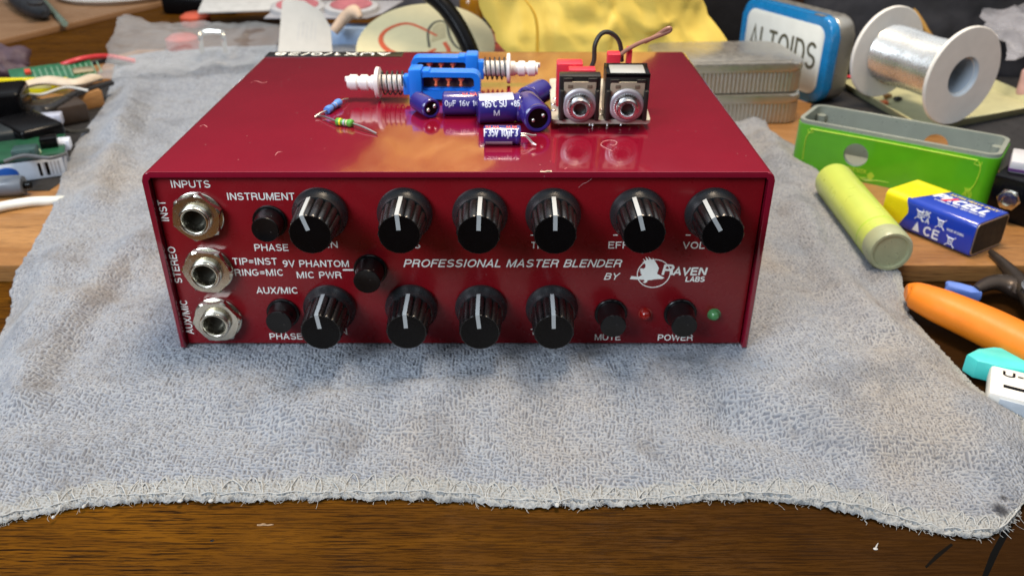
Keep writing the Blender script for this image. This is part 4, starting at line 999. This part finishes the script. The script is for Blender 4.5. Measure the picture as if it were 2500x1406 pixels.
b = B(); b.lathe([(3.4, 0), (3.4, .2)], T(24, .6, 3.3) @ FRONT, 20); b.build('yellow_dot', ye, o)
text_bm('100', 8, 3.6, .2, m=T(8, 8, 6.02) @ RZ(20)).build('lettering', mat('grey_print', (.1, .1, .1), .5), o)

# pliers and tools, lower right
orm = mat('orange_grip', (.72, .20, .012), .38, var=.08, vs=60, bump=.1, bs=500)
b0 = at(2212, 716, -2); b1 = at(2560, 868, -1)
o = thing('pliers', 'pliers with a worn bright orange grip lying beside the towel', 'pliers', (b0.x, b0.y, DK))
b = B(); dv = b1 - b0; P = [Vector((0, 0, 10)), Vector((3, -1.5, 10)) , Vector((dv.x * .3, dv.y * .22, 10)), Vector((dv.x * .65, dv.y * .56, 10)), Vector((dv.x, dv.y, 10)), Vector((dv.x * 1.3, dv.y * 1.45, 10))]
b.tube(P, [(3.0, 3), (6.5, 5.6), (8.4, 7), (9.4, 7.6), (9.6, 7.8), (9, 7)], 20, 8); b.build('grip', orm, o)
cutm = mat('dark_steel', (.055, .042, .034), .35, metal=.6, var=.2)
p0, p1, p2 = at(2418, 614, -1), at(2475, 672, -3), at(2545, 760, -4)
o = thing('side_cutters', 'dark steel cutters with a pointed jaw behind the orange pliers', 'cutters', (p1.x, p1.y, DK))
org = Vector((p1.x, p1.y, DK))
b = B(); b.tube([p0 - org, p1 - org, p2 - org], [(1.2, 1.2), (3.6, 3.2), (6, 5)], 12, 6); b.build('jaw', cutm, o)
b = B(); b.tube([at(2382, 708, -5) - org, at(2425, 690, -4) - org, at(2480, 700, -5) - org, at(2560, 735, -5) - org], [(2.0, 2.0), (4.2, 3.0), (7, 4.4), (8, 5)], 14, 6); b.build('jaw', cutm, o)
b = B(); b.lathe([(9, 0), (9, 3.5), (7, 4)], T(*(at(2545, 722, -3) - org)), 24); b.build('pivot', M['steel'], o)
q = at(2350, 712, -7); b = B(); b.box((0, 0, 0), (15, 5, 6), 1.2); bmesh.ops.subdivide_edges(b.bm, edges=list(b.bm.edges), cuts=2, use_grid_fill=True); b.crumple(1.0, .3, 4)
tag(b.build('paper_scrap', mat('blue_scrap', (.12, .22, .62), .5), loc=q, rot=(.2, .1, -.35)), 'crumpled blue scrap wedged behind the orange pliers grip', 'scrap')
cym = mat('cyan_grip', (.07, .60, .56), .35, trans=.0, var=.07, coat=.2)
m, L = base((2352, 938), (2600, 972), DK); L = 70
o = placed('toothbrush_handle', 'turquoise ribbed plastic handle lying at the right edge below the orange pliers', 'handle', m)
outl = [(0, 6), (3, 2), (12, 0), (70, -2), (70, 13)] + [(70 - i * 3.1 - k, 13 + (1.4 if k == 1.5 else 0) - i * .0) for i in range(18) for k in (0, 1.5)] + [(11, 13.5), (5, 11.5)]
b = B(); b.prism(outl, 2, 10, I4, bev=1.0); b.build('handle', cym, o)
b = B()
for i in range(8): b.ball((19 + i * 6.2, 12.6, 9.6), (1.6, 1.8, 1.2), u=10, v=6)
b.build('soft_ribs', mat('cream_rubber', (.72, .70, .60), .5), o)
m, L = base((2396, 1004), (2620, 1064), DK); L = 60
o = placed('white_case', 'white plastic tool with black lettering half under the towel at the right edge', 'tool', m)
b = B(); b.box((L / 2, 9, 6), (L, 20, 7), 1.4); b.build('case', mat('cream_white', (.74, .72, .66), .4), o)
bk = M['black']
text_bm('U-111', 17, 3.4, .26, m=T(4, 12.5, 9.55)).build('lettering', bk, o)
b = B(); b.box((9, 5.4, 9.5), (9, 1.9, .2)); b.box((23, 5.4, 9.5), (16, 1.9, .2)); b.box((42, 5.4, 9.5), (14, 1.9, .2)); b.build('black_bars', bk, o)
b = B(); b.box((L / 2, -1.15, 5), (L - 8, .4, 6), .1); b.build('grey_side', mat('cool_grey', (.45, .5, .55), .4), o)

# dark pouch and bag of parts, upper right
dkf = mat('black_cloth', (.020, .021, .026), .85, var=.3, vs=40, bump=.3, bs=400, spec=.2)
b = B(); pillow(b, (-85, -20, 0), (95, -30, 0), (100, 40, 120), (-70, 40, 135), 70, 30, amp=4, sc=.03, seed=9)
tag(b.build('pouch', dkf, loc=(315, 425, DK), ang=80), 'black fabric pouch standing behind the wire spool', 'pouch')
tb = mat('tan_board_fr4', (.36, .20, .04), .5, var=.12)
m, L = base((2290, 128), (2392, 96), 20); L = 45
o = placed('trimmer_board', 'tan circuit board with a bright blue trimmer, tilted up at the upper right', 'circuit board', m @ RX(48))
b = B(); b.box((24, 18, 0), (52, 40, 1.6), .2); b.build('board', tb, o)
b = B(); b.box((52, 30, 6), (14, 14, 10), .6, m=T(52, 30, 0) @ RZ(40) @ T(-52, -30, 0)); b.build('trimmer', mat('trimmer_blue', (.01, .10, .62), .3), o)
b = B(); b.lathe([(3.6, 11), (3.6, 11.6)], T(52, 30, 0), 20); b.build('trimmer_screw', M['whitep'], o)
for i, (x_, y_, sz) in enumerate(((8, 6, 4), (22, 12, 5), (34, 8, 4), (14, 26, 4))):
    b = B(); b.box((x_, y_, 2.6), (sz, sz * .7, 3.6), .4); b.build('component', (M['capblue'], M['tin'], M['capgrey'], M['black'])[i], o)
pk = mat('pink_foam', (.62, .38, .38), .8, var=.1, bump=.2)
b = B(); b.box((0, 0, 12), (80, 46, 22), 5, 3); bmesh.ops.subdivide_edges(b.bm, edges=list(b.bm.edges), cuts=2, use_grid_fill=True); b.crumple(1.5, .08, 2)
tag(b.build('foam_block', pk, loc=(408, 330, PL), rot=(0, 0, R(28))), 'pale pink foam block at the right edge behind the pale tray', 'foam')
fm = film('clear_bag', (.55, .55, .60), .22)
b = B(); pillow(b, (-46, 0, 0), (70, -10, 0), (80, 50, 26), (-40, 62, 24), 12, 26, amp=3.2, sc=.07, seed=21)
tag(b.build('parts_bag', fm, loc=(395, 330, 26), ang=80), 'wrinkled clear plastic bag draped over the pink foam at the right edge', 'bag')
jr = thing('foil_bundle', 'glittering bundle of crumpled silver foil at the top right corner', 'foil', (470, 520, DK))
b = B()
for i in range(11):
    bb = (rnd.uniform(-52, 60), rnd.uniform(-30, 30), rnd.uniform(40, 88)); b.ball(bb, (rnd.uniform(13, 20), rnd.uniform(9, 14), rnd.uniform(9, 14)), u=14, v=9)
b.ball((0, 0, 30), (85, 40, 32), u=24, v=12)
b.crumple(5, .08, 8); b.build('foil', mat('foil', (.62, .58, .52), .28, metal=1, var=.3, vs=60, bump=.9, bs=90), jr, ang=12)

# ---------------- behind the box, left of the envelope
crm = mat('cream_disc', (.70, .62, .36), .5, var=.04)
ce = aty(1040, 118, 372)
o = placed('round_plaque', 'round cream plaque with red and grey drawn lines, tilted up behind the box', 'plaque', T(ce.x, 372, ce.z) @ RX(24))
b = B(); b.lathe([(50, 0), (52, .8), (52, 2.6), (50.5, 3.4)], I4, 72); b.build('disc', crm, o)
rl = mat('red_line', (.62, .10, .03), .5); gl = mat('grey_line', (.12, .11, .07), .5); tnl = mat('tan_shape', (.52, .44, .24), .5)
b = B()
b.tube([(8, 10, 3.6), (-14, 25, 3.6), (-30, 18, 3.6), (-34, 4, 3.6), (-24, -10, 3.6), (-4, -13, 3.6), (8, -6, 3.6)], [(.9, .3), (1.6, .3), (2.2, .3), (1.2, .3)], 8, 6)
b.tube([(14, 2, 3.6), (18, -10, 3.6), (12, -20, 3.6), (22, -26, 3.6), (12, -34, 3.6)], (1.6, .3), 8, 6)
b.tube([(24, -24, 3.6), (31, -18, 3.6), (38, -24, 3.6), (31, -31, 3.6), (24, -24, 3.6)], (1.5, .3), 8, 6); b.build('red_lines', rl, o)
b = B(); b.tube([(3, -4, 3.6), (1, 16, 3.6), (6, 27, 3.6), (14, 26, 3.6), (18, 8, 3.6), (26, -6, 3.6), (46, -16, 3.6)], (1.0, .3), 8, 6); b.tube([(0, -40, 3.6), (2, -20, 3.6), (12, -10, 3.6)], (.8, .3), 8, 6); b.build('grey_lines', gl, o)
b = B(); b.prism([(4, 2), (4, 20), (8, 26), (13, 25), (15, 8)], 3.3, 3.55, I4); b.build('tan_shape', tnl, o)
b = B(); b.tube([aty(1010, -40, 345), aty(1072, 5, 340), aty(1106, 45, 336), aty(1130, 85, 332), aty(1150, 130, 328), aty(1168, 190, 324), aty(1180, 240, 322)], 6.0, 14, 8)
tag(b.build('black_cable', M['black']), 'thick black cable curving down over the cream plaque', 'cable')
grt = mat('blister_plastic', (.44, .44, .47), .25, var=.06, trans=.2)
m, L = base((650, 44), (872, 40), 22); L = 100
o = placed('blister_card', 'clear grey blister card holding two dull pink discs, behind the box', 'blister pack', T(*m.translation) @ RX(8))
b = B(); b.prism([(-2, 0), (88, 0), (100, 12), (116, 46), (6, 46)], -1.2, 0, I4, bev=.3); b.build('card', grt, o)
for i, x_ in enumerate((24, 72)):
    b = B(); b.lathe([(25, 0), (24, 4), (20, 5.2), (18, 4.6)], T(x_, 20, 0) @ Matrix.Diagonal((1, .82, 1, 1)), 40); bl_ = b.build('blister', mat('blister_rim', (.62, .62, .63), .3, trans=.3), o)
    b = B(); b.lathe([(19, 4.6), (18.6, 5.6), (4, 5.9)], T(x_, 20, 0) @ Matrix.Diagonal((1, .82, 1, 1)), 40); b.build('pink_disc', mat('pink_print', (.42, .13, .15), .4, var=.25, vs=90), bl_)
lbm = mat('label_white', (.55, .53, .48), .5, var=.04)
m, L = base((672, 140), (800, 140), 18)
o = placed('paper_tag', 'white paper tag with rounded corners leaning behind the label strip', 'tag', m @ RX(42))
b = B(); b.prism([(2, 0), (40, 0), (43, 3), (40, 26), (32, 40), (18, 50), (4, 52), (1, 49)], 0, .8, I4, bev=.2); b.build('tag', lbm, o)
b = B()
for k in range(5): b.box((16 + k * 3.2, 22 + (k % 2) * 1.5, .86), (.8, 16 - 2 * (k % 3), .1))
b.build('faint_print', mat('faint_print', (.50, .49, .47), .5), o)
b = B(); b.box((0, 0, 8), (62, 20, 18), 1.5)
tag(b.build('small_carton', mat('pale_blue_card', (.32, .45, .66), .5), loc=at(850, 152, PL) + Vector((0, 60, 0)), rot=(0, 0, R(4))), 'pale blue carton lying between the paper tag and the cream plaque', 'carton')
b = B(); b.tube([(-10, 0, 3), (0, 4, 14), (9, 0, 20), (15, -6, 16)], [(3, 4), (6, 5), (6, 5), (2, 2)], 14, 6)
tag(b.build('eraser_stub', mat('peach_rubber', (.68, .50, .36), .6), loc=at(830, 152, PL) + Vector((0, 35, 14))), 'small peach coloured rubber stub in front of the pale blue carton', 'rubber stub')
orr = mat('orange_red', (.52, .075, .03), .45)
b = B(); b.box((0, 0, 16), (44, 30, 30), 5, 3)
tag(b.build('orange_stopper', orr, loc=(-14, 395, DK), rot=(0, 0, R(-18))), 'orange red plastic cap beside the lower left corner of the envelope', 'cap')
b = B(); b.box((0, 0, 14), (70, 26, 26), 3, 3)
tag(b.build('maroon_box', mat('maroon_card', (.22, .035, .03), .5), loc=(-14, 445, DK), rot=(0, 0, R(-14))), 'maroon carton behind the orange red cap', 'carton')
b = B(); b.lathe([(9, 0), (11, 4), (11, 26), (8, 32), (5, 34)], I4, 28)
o = tag(b.build('amber_bottle', mat('amber_glass', (.34, .15, .01), .15, trans=.3, coat=.3), loc=at(1152, 74, 4)), 'small amber bottle standing behind the cream plaque', 'bottle')
b = B(); b.box((0, 0, 22), (150, 60, 46), 8, 3); bmesh.ops.subdivide_edges(b.bm, edges=list(b.bm.edges), cuts=3, use_grid_fill=True); b.crumple(5, .04, 6)
tag(b.build('grey_bag', mat('grey_cloth', (.055, .055, .065), .8, var=.3, vs=50, bump=.3), loc=(-50, 590, DK)), 'dark grey soft bag at the top edge behind the cream plaque', 'bag')
b = B(); b.lathe([(10, 0), (12, 6), (12, 60), (10, 64)], I4, 28)
tag(b.build('red_bottle', mat('red_plastic_dull', (.42, .05, .05), .4), loc=at(1786, 60, PL)), 'dull red bottle standing between the envelope and the mint tin', 'bottle')
b = B(); b.box((0, 0, 30), (70, 40, 74), 6, 3)
tag(b.build('black_case', dkf, loc=at(1778, 128, DK) + Vector((0, 60, 0))), 'black case standing behind the two silver tins', 'case')

# zip bag with small parts, upper left
b = B(); pts = [at(238, 195, 4), at(665, 150, 10), at(705, 62, 30), at(288, 42, 30)]
pillow(b, *pts, 7, 34, amp=2.2, sc=.045, seed=31)
tag(b.build('zip_bag', film('zip_bag_film', (.55, .57, .58), .10), ang=80), 'clear plastic zip bag of small parts lying behind the towel', 'bag')
m, L = base((492, 132), (560, 132), 6); brm = mat('bright_nickel', (.80, .76, .66), .15, metal=1)
b = B(); b.tube([(1, 0, 1), (1, 0, 12), (2, 3, 16), (10, 4, 17), (19, 3, 16), (20, 0, 12), (20, 0, 1)], (2.4, 2.0), 8, 5)
tag(b.build('metal_bracket', brm, loc=m.translation), 'shiny bent metal bracket inside the clear zip bag', 'bracket')
b = B(); b.lathe([(13, 0), (14, 2), (14, 10), (9, 13)], I4, 32)
tag(b.build('red_cap', mat('faded_red', (.45, .07, .05), .45), loc=at(450, 122, -2)), 'faded red cap under the clear zip bag', 'cap')  # a loose round cap
b = B(); b.lathe([(14, 0), (15, 2), (15, 9), (10, 12)], I4, 32)
tag(b.build('red_disc', mat('orange_red_lid', (.55, .09, .04), .45), loc=at(480, 62, DK)), 'orange red round lid at the far edge of the zip bag', 'lid')
wpaper = mat('white_paper', (.55, .55, .53), .55)
b = B(); b.box((0, 0, 1), (120, 60, 2), .6)
tag(b.build('white_card', wpaper, loc=at(640, 8, 8), rot=(R(6), 0, R(10))), 'white card at the top edge between the zip bag and the blister card', 'card')
b = B(); b.box((0, 0, 10), (80, 50, 20), 4, 2)
tag(b.build('dark_box', M['black'], loc=at(505, 26, DK)), 'black box at the top edge beyond the zip bag', 'box')
b = B(); b.lathe([(64, 0), (66, 1.2), (70, 5), (69, 5.6), (62, 2.2)], I4, 64)
tag(b.build('white_plate', wpaper, loc=at(300, -12, -6)), 'white plate rim cut off by the top edge at the left', 'plate')
pg = mat('black_rubber', (.016, .018, .022), .55, var=.3)
b = B(); b.tube([at(40, -20, 4), at(70, 10, 2), at(95, 28, 2), at(110, 36, 2)], [(14, 9), (15, 10), (11, 8), (4, 3)], 16, 6); q = at(88, 8, 14); b.ball(q, (9, 6, 3))
tag(b.build('plug', pg), 'black rubber plug lying on the tan board at the top left', 'plug')
b = B(); b.tube([at(110, 6, -3), at(135, 34, -3), at(158, 58, -3)], 3.2, 12, 4)
tag(b.build('glass_tube', mat('green_glass', (.40, .55, .45), .1, trans=.5)), 'thin greenish glass tube lying beside the black plug', 'tube')

# left edge clutter
b = B(); b.tube([at(120, 172, 6), at(160, 156, 12), at(205, 143, 14), at(262, 138, 10), at(330, 150, 4)], 1.9, 10, 8)
tag(b.build('red_wire', mat('red_insulation', (.60, .04, .05), .35)), 'red wire arching out from under the zip bag', 'wire')
b = B(); b.tube([at(150, 180, 2), at(205, 160, 6), at(265, 150, 6), at(330, 165, 0)], 1.9, 10, 8)
tag(b.build('dark_wire', M['wireb']), 'black wire lying below the red wire on the left', 'wire')
b = B(); b.tube([at(-40, 516, -.5), at(20, 502, -.3), at(80, 493, -.6), at(128, 491, -1.6), at(165, 489, -4)], 2.6, 14, 8)
tag(b.build('white_cable', mat('white_cable', (.72, .76, .72), .35)), 'thick white cable running under the left edge of the towel', 'cable')
m, L = base((-30, 481), (66, 476), PL)
o = placed('grey_plug', 'grey cylindrical plug lying on the plank above the white cable', 'plug', m)
b = B(); b.lathe([(5.0, -12), (5.6, -11), (5.6, L - 3), (4.9, L), (3, L)], T(0, 0, 5.7) @ RY(90), 28); b.build('shell', mat('slate_plastic', (.12, .14, .17), .35, coat=.2), o)
b = B(); b.lathe([(2, L - .2), (2, L + 3.5)], T(0, 0, 5.7) @ RY(90), 16); b.build('tip', M['black'], o)
m, L = base((-60, 462), (168, 430), PL)
o = placed('circuit_module', 'flat module with green board and white barcode label at the left edge', 'circuit module', m)
b = B(); b.box((L / 2, 16, 6), (L, 30, 12), .8); b.build('case', mat('pale_grey_case', (.42, .46, .54), .4), o)
b = B(); b.box((L / 2, 18, 13), (L + 2, 36, 1.6), .2); b.build('green_board', mat('pcb_green', (.012, .075, .035), .35, var=.2), o)
b = B(); b.box((L / 2, -.15, 6.2), (L - 2, .4, 10.5), .1); lb_ = b.build('label', mat('label_cool', (.62, .68, .76), .45), o)
for i, (x_, wd) in enumerate(((.72, 1.5), (.77, .5), (.80, 1.7), (.85, .6), (.89, .6), (.93, .8))):
    b = B(); b.box((L * x_, -.42, 6.2), (wd, .1, 7.5)); b.build('barcode_bar', M['black'] if wd > 1 else mat('bar_grey', (.35, .37, .42), .5), lb_)
b = B(); b.ball((L * .36, -.35, 5.6), (6, .25, 4.2), u=20, v=10); b.build('blue_logo', mat('logo_blue', (.02, .10, .42), .4), lb_)
b = B(); b.ball((L * .72, 4, 15), (2.6, 2.6, 2.6)); b.build('white_button', mat('pale_green_button', (.45, .58, .42), .4), o)
b = B(); b.box((L * .86, 15, 16.6), (9, 8, 6), .5); b.build('connector', M['black'], o)
b = B(); b.tube([at(-30, 245, 10), at(40, 262, 10), at(90, 270, 10), at(130, 262, 10), at(190, 228, 10), at(272, 203, 8)], [(3.4, 2.6), (4.2, 3), (5, 3.5), (4.4, 3), (3.4, 2.6), (2.6, 2)], 14, 8)
brk = b.build('arm', mat('satin_black', (.018, .016, .015), .28, var=.2))
o = thing('cable_holder', 'black plastic forked holder standing at the left edge beside the towel', 'holder'); brk.parent = o
b = B(); p0 = at(95, 272, 10); p1 = at(100, 352, 2); b.tube([p0, (p0 + p1) / 2, p1], [(5, 4), (7, 5), (8, 6)], 14, 4); b.build('stem', mat('satin_black_stem', (.016, .016, .017), .3), o)
m, L = base((-80, 345), (75, 330), PL); b = B(); b.box((L / 2, 18, 14), (L, 34, 27), 3, 3)
tag(b.build('black_adapter', M['black'], loc=m.translation, rot=m.to_euler()), 'black power adapter at the left edge below the forked holder', 'adapter')
m, L = base((-80, 410), (88, 385), PL); b = B(); b.box((L / 2, 14, 9), (L, 24, 17), 3, 3)
tag(b.build('dark_block', mat('teal_black', (.012, .017, .019), .45), loc=m.translation, rot=m.to_euler()), 'dark block at the left edge above the barcode module', 'block')
m, L = base((75, 400), (180, 372), PL); b = B(); b.box((L / 2, 22, 10), (L, 40, 18), 3, 3)
tag(b.build('black_pack', M['black'], loc=m.translation, rot=m.to_euler()), 'black pack between the barcode module and the towel', 'pack')
m, L = base((70, 330), (225, 300), PL); b = B(); b.box((L / 2, 16, 7), (L, 30, 13), 2, 2)
tag(b.build('brown_case', mat('brown_black', (.035, .022, .014), .45), loc=m.translation, rot=m.to_euler()), 'dark brown case between the forked holder and the towel', 'case')
m, L = base((-60, 270), (148, 268), PL)
o = placed('yellow_ruler', 'bright yellow strip standing on edge behind the forked holder', 'strip', m @ T(0, 20, 0))
b = B(); b.box((L / 2, 0, 11), (L, 3, 12), .4); b.build('strip', ye, o)
b = B(); b.box((L * .66, -1.56, 12), (L * .28, .1, 4)); b.build('faint_label', mat('faint_label', (.70, .62, .25), .5), o)
m, L = base((50, 262), (258, 232), PL)
o = placed('green_circuit', 'green circuit board with fine traces, behind the yellow strip', 'circuit board', m @ T(0, 22, 8) @ RX(14))
b = B(); b.box((L / 2, 14, 0), (L, 28, 1.6), .2); b.build('board', mat('pcb_deep_green', (.02, .13, .06), .35, var=.3, vs=200), o)
b = B()
for k in range(12): b.box((16 + k * 4, 14, .9), (.8, 18, .2))
b.build('traces', mat('trace_green', (.18, .32, .22), .4), o)
b = B(); b.box((12, 18, 2), (4, 5, 3), .4); b.build('red_part', mat('red_chip', (.6, .06, .03), .4), o)
b = B(); b.box((L - 8, 10, 1.5), (14, 8, 2), .3); b.build('gold_contact', M['gold'], o)
b = B(); b.tube([at(40, 214, 14), at(110, 197, 16), at(180, 203, 16), at(228, 190, 14), at(245, 192, 12)], [(3, 2), (6, 2.6), (4.5, 2.4), (5, 2.6), (3, 2)], 14, 8)
tag(b.build('cream_strap', mat('cream_nylon', (.60, .50, .38), .5)), 'cream strap lying across the green circuit board', 'strap')
m, L = base((130, 292), (262, 262), PL); b = B(); b.box((L / 2, 12, 6), (L, 20, 12), 1)
tag(b.build('tan_block', plank_m, loc=m.translation, rot=m.to_euler()), 'small tan wooden block beneath the arm of the forked holder', 'block')
b = B(); pillow(b, (-40, -10, 0), (14, -14, 0), (10, 14, 16), (-40, 14, 22), 16, 20, amp=2.5, sc=.06, seed=41)
tag(b.build('purple_pouch', mat('dusky_purple', (.075, .045, .06), .6, var=.2), loc=at(0, 205, PL) + Vector((0, 25, 0)), ang=80), 'dusky purple pouch at the left edge behind the cream strap', 'pouch')

# marks and specks on the front of the desk
DT = -11.97
b = B(); P = [at(2452, 1288, DT), at(2475, 1280, DT), at(2440, 1345, DT), at(2412, 1406, DT), at(2392, 1420, DT), at(2418, 1350, DT)]; flat(b, P)
tag(b.build('ink_stroke', mat('black_ink', (.004, .004, .004), .9, spec=.02)), 'long black ink stroke on the desk below the towel corner', 'ink mark')
b = B(); flat(b, [at(2322, 1325, DT), at(2327, 1330, DT), at(2290, 1362, DT), at(2262, 1386, DT), at(2258, 1382, DT), at(2285, 1352, DT)])
tag(b.build('ink_stroke', mat('black_ink_faint', (.006, .005, .004), .9, spec=.02)), 'short black ink stroke on the desk, left of the long one', 'ink mark')
q = at(2140, 1336, DT); b = B(); b.ball((-.5, -.5, .05), (.7, .5, .22), u=12, v=6); b.tube([(-.4, -.3, .1), (.4, .8, .12), (1.1, 1.7, .08)], [.32, .22, .10], 6, 4)
tag(b.build('paint_drip', mat('paint_grey', (.40, .40, .39), .4), loc=q), 'small white paint drip on the dark desk front', 'paint drip')
q = at(648, 1281, DT); b = B(); b.tube([(-2.6, -.1, .02), (-1, .15, .04), (.4, -.05, .05), (2.4, .2, .02)], [(.25, .1), (.5, .12), (.42, .12), (.12, .1)], 8, 5); b.crumple(.25, .9, 3)
tag(b.build('nick', mat('raw_wood_nick', (.22, .15, .09), .7, var=.4, vs=900), loc=q), 'pale nick in the desk wood below the hem', 'nick')
q = at(518, 1319, DT); b = B(); b.ball((0, 0, .05), (.62, .5, .15), u=12, v=6)
tag(b.build('ink_dot', M['black'], loc=q), 'tiny black dot on the desk below the hem', 'ink mark')
# dark sheets under the clutter
b = B(); P = [at(x, y, PL + .1) for x, y in ((1978, 262), (2010, 205), (2150, 120), (2560, 150), (2600, 430), (2470, 430), (2300, 330))]
b.prism([(p_.x, p_.y) for p_ in P], PL + .05, PL + .35, bev=.1)
tag(b.build('foam_sheet', mat('black_foam', (.018, .017, .018), .8, var=.3, bump=.3)), 'thin black foam sheet lying under the pale tray and the green box', 'foam sheet')
b = B(); P = [at(x, y, PL + .1) for x, y in ((-80, 470), (-80, 215), (120, 215), (285, 212), (225, 330), (172, 430), (120, 466))]
b.prism([(p_.x, p_.y) for p_ in P], PL + .05, PL + .35, bev=.1)
tag(b.build('rubber_mat', mat('black_mat', (.014, .013, .013), .7, var=.3, bump=.3)), 'thin black rubber mat lying under the clutter at the left edge', 'mat')
# wear on the lid: pale scuffs near the left edge and corner
sc_ = mat('scuff_pale', (.48, .22, .22), .6)
for pts in (((612, 203), (625, 198), (640, 203), (652, 200)), ((488, 309), (497, 305), (506, 311)), ((1378, 413), (1384, 410)), ((1478, 296), (1486, 300)), ((672, 380), (678, 372), (690, 371))):
    b = B(); b.tube([at(x, y, H + .01) - Vector((DX, 0, 0)) for x, y in pts], [(.06, .03), (.18, .04), (.10, .03)], 6, 5); b.crumple(.12, 1.7, 1); b.build('scuff', sc_, cover)
# more wires and bits in the clutter at the left edge and behind the box
for (pts, r_, mt, lb) in (
    ([(-20, 300, 6), (50, 318, 8), (110, 300, 8), (170, 322, 6), (215, 318, 1)], 1.3, M['wireb'], 'thin black wire looping over the dark brown case at the left'),
    ([(30, 222, 15), (95, 232, 16), (160, 214, 17), (215, 222, 14)], .9, mat('wire_white', (.55, .55, .52), .4), 'thin white wire on the green circuit board'),
    ([(10, 395, 18), (60, 380, 20), (120, 386, 21), (160, 376, 19)], 1.0, mat('wire_grey', (.10, .11, .12), .4), 'thin grey wire over the dark block at the left edge'),
    ([(1170, 40, 6), (1190, 20, 10), (1206, 50, 8), (1228, 78, 4)], 2.0, mat('wire_slate', (.16, .17, .19), .4), 'grey wire curling beside the left edge of the envelope'),
    ([(905, 20, 8), (960, 8, 18), (1020, 12, 14), (1050, 2, 12)], 2.4, M['wireb'], 'black wire running behind the top of the cream plaque')):
    b = B(); b.tube([at(*p_) for p_ in pts], r_, 10, 6); tag(b.build('wire', mt), lb, 'wire')
for (px, py, z, sz, mt, lb) in (
    (118, 292, 12, (16, 9, 7), M['capgrey'], 'small grey connector on the dark brown case at the left'),
    (62, 372, 16, (12, 10, 6), mat('bit_teal', (.03, .07, .07), .4), 'small dark teal part on the dark block at the left edge'),
    (150, 352, 10, (10, 8, 6), M['capwhite'], 'small pale connector behind the black pack at the left'),
    (1185, 96, -6, (18, 14, 16), mat('bit_brown', (.16, .06, .03), .5), 'small brown block at the foot of the black cable'),
    (1165, 20, -6, (16, 12, 14), M['capgrey'], 'small grey block beside the amber bottle')):
    b = B(); b.box((0, 0, 0), sz, .8); b.box((0, -sz[1] * .5, sz[2] * .2), (sz[0] * .6, 1.4, sz[2] * .3), .3); tag(b.build('connector_block', mt, loc=at(px, py, z), rot=(0, 0, .3)), lb, 'connector')
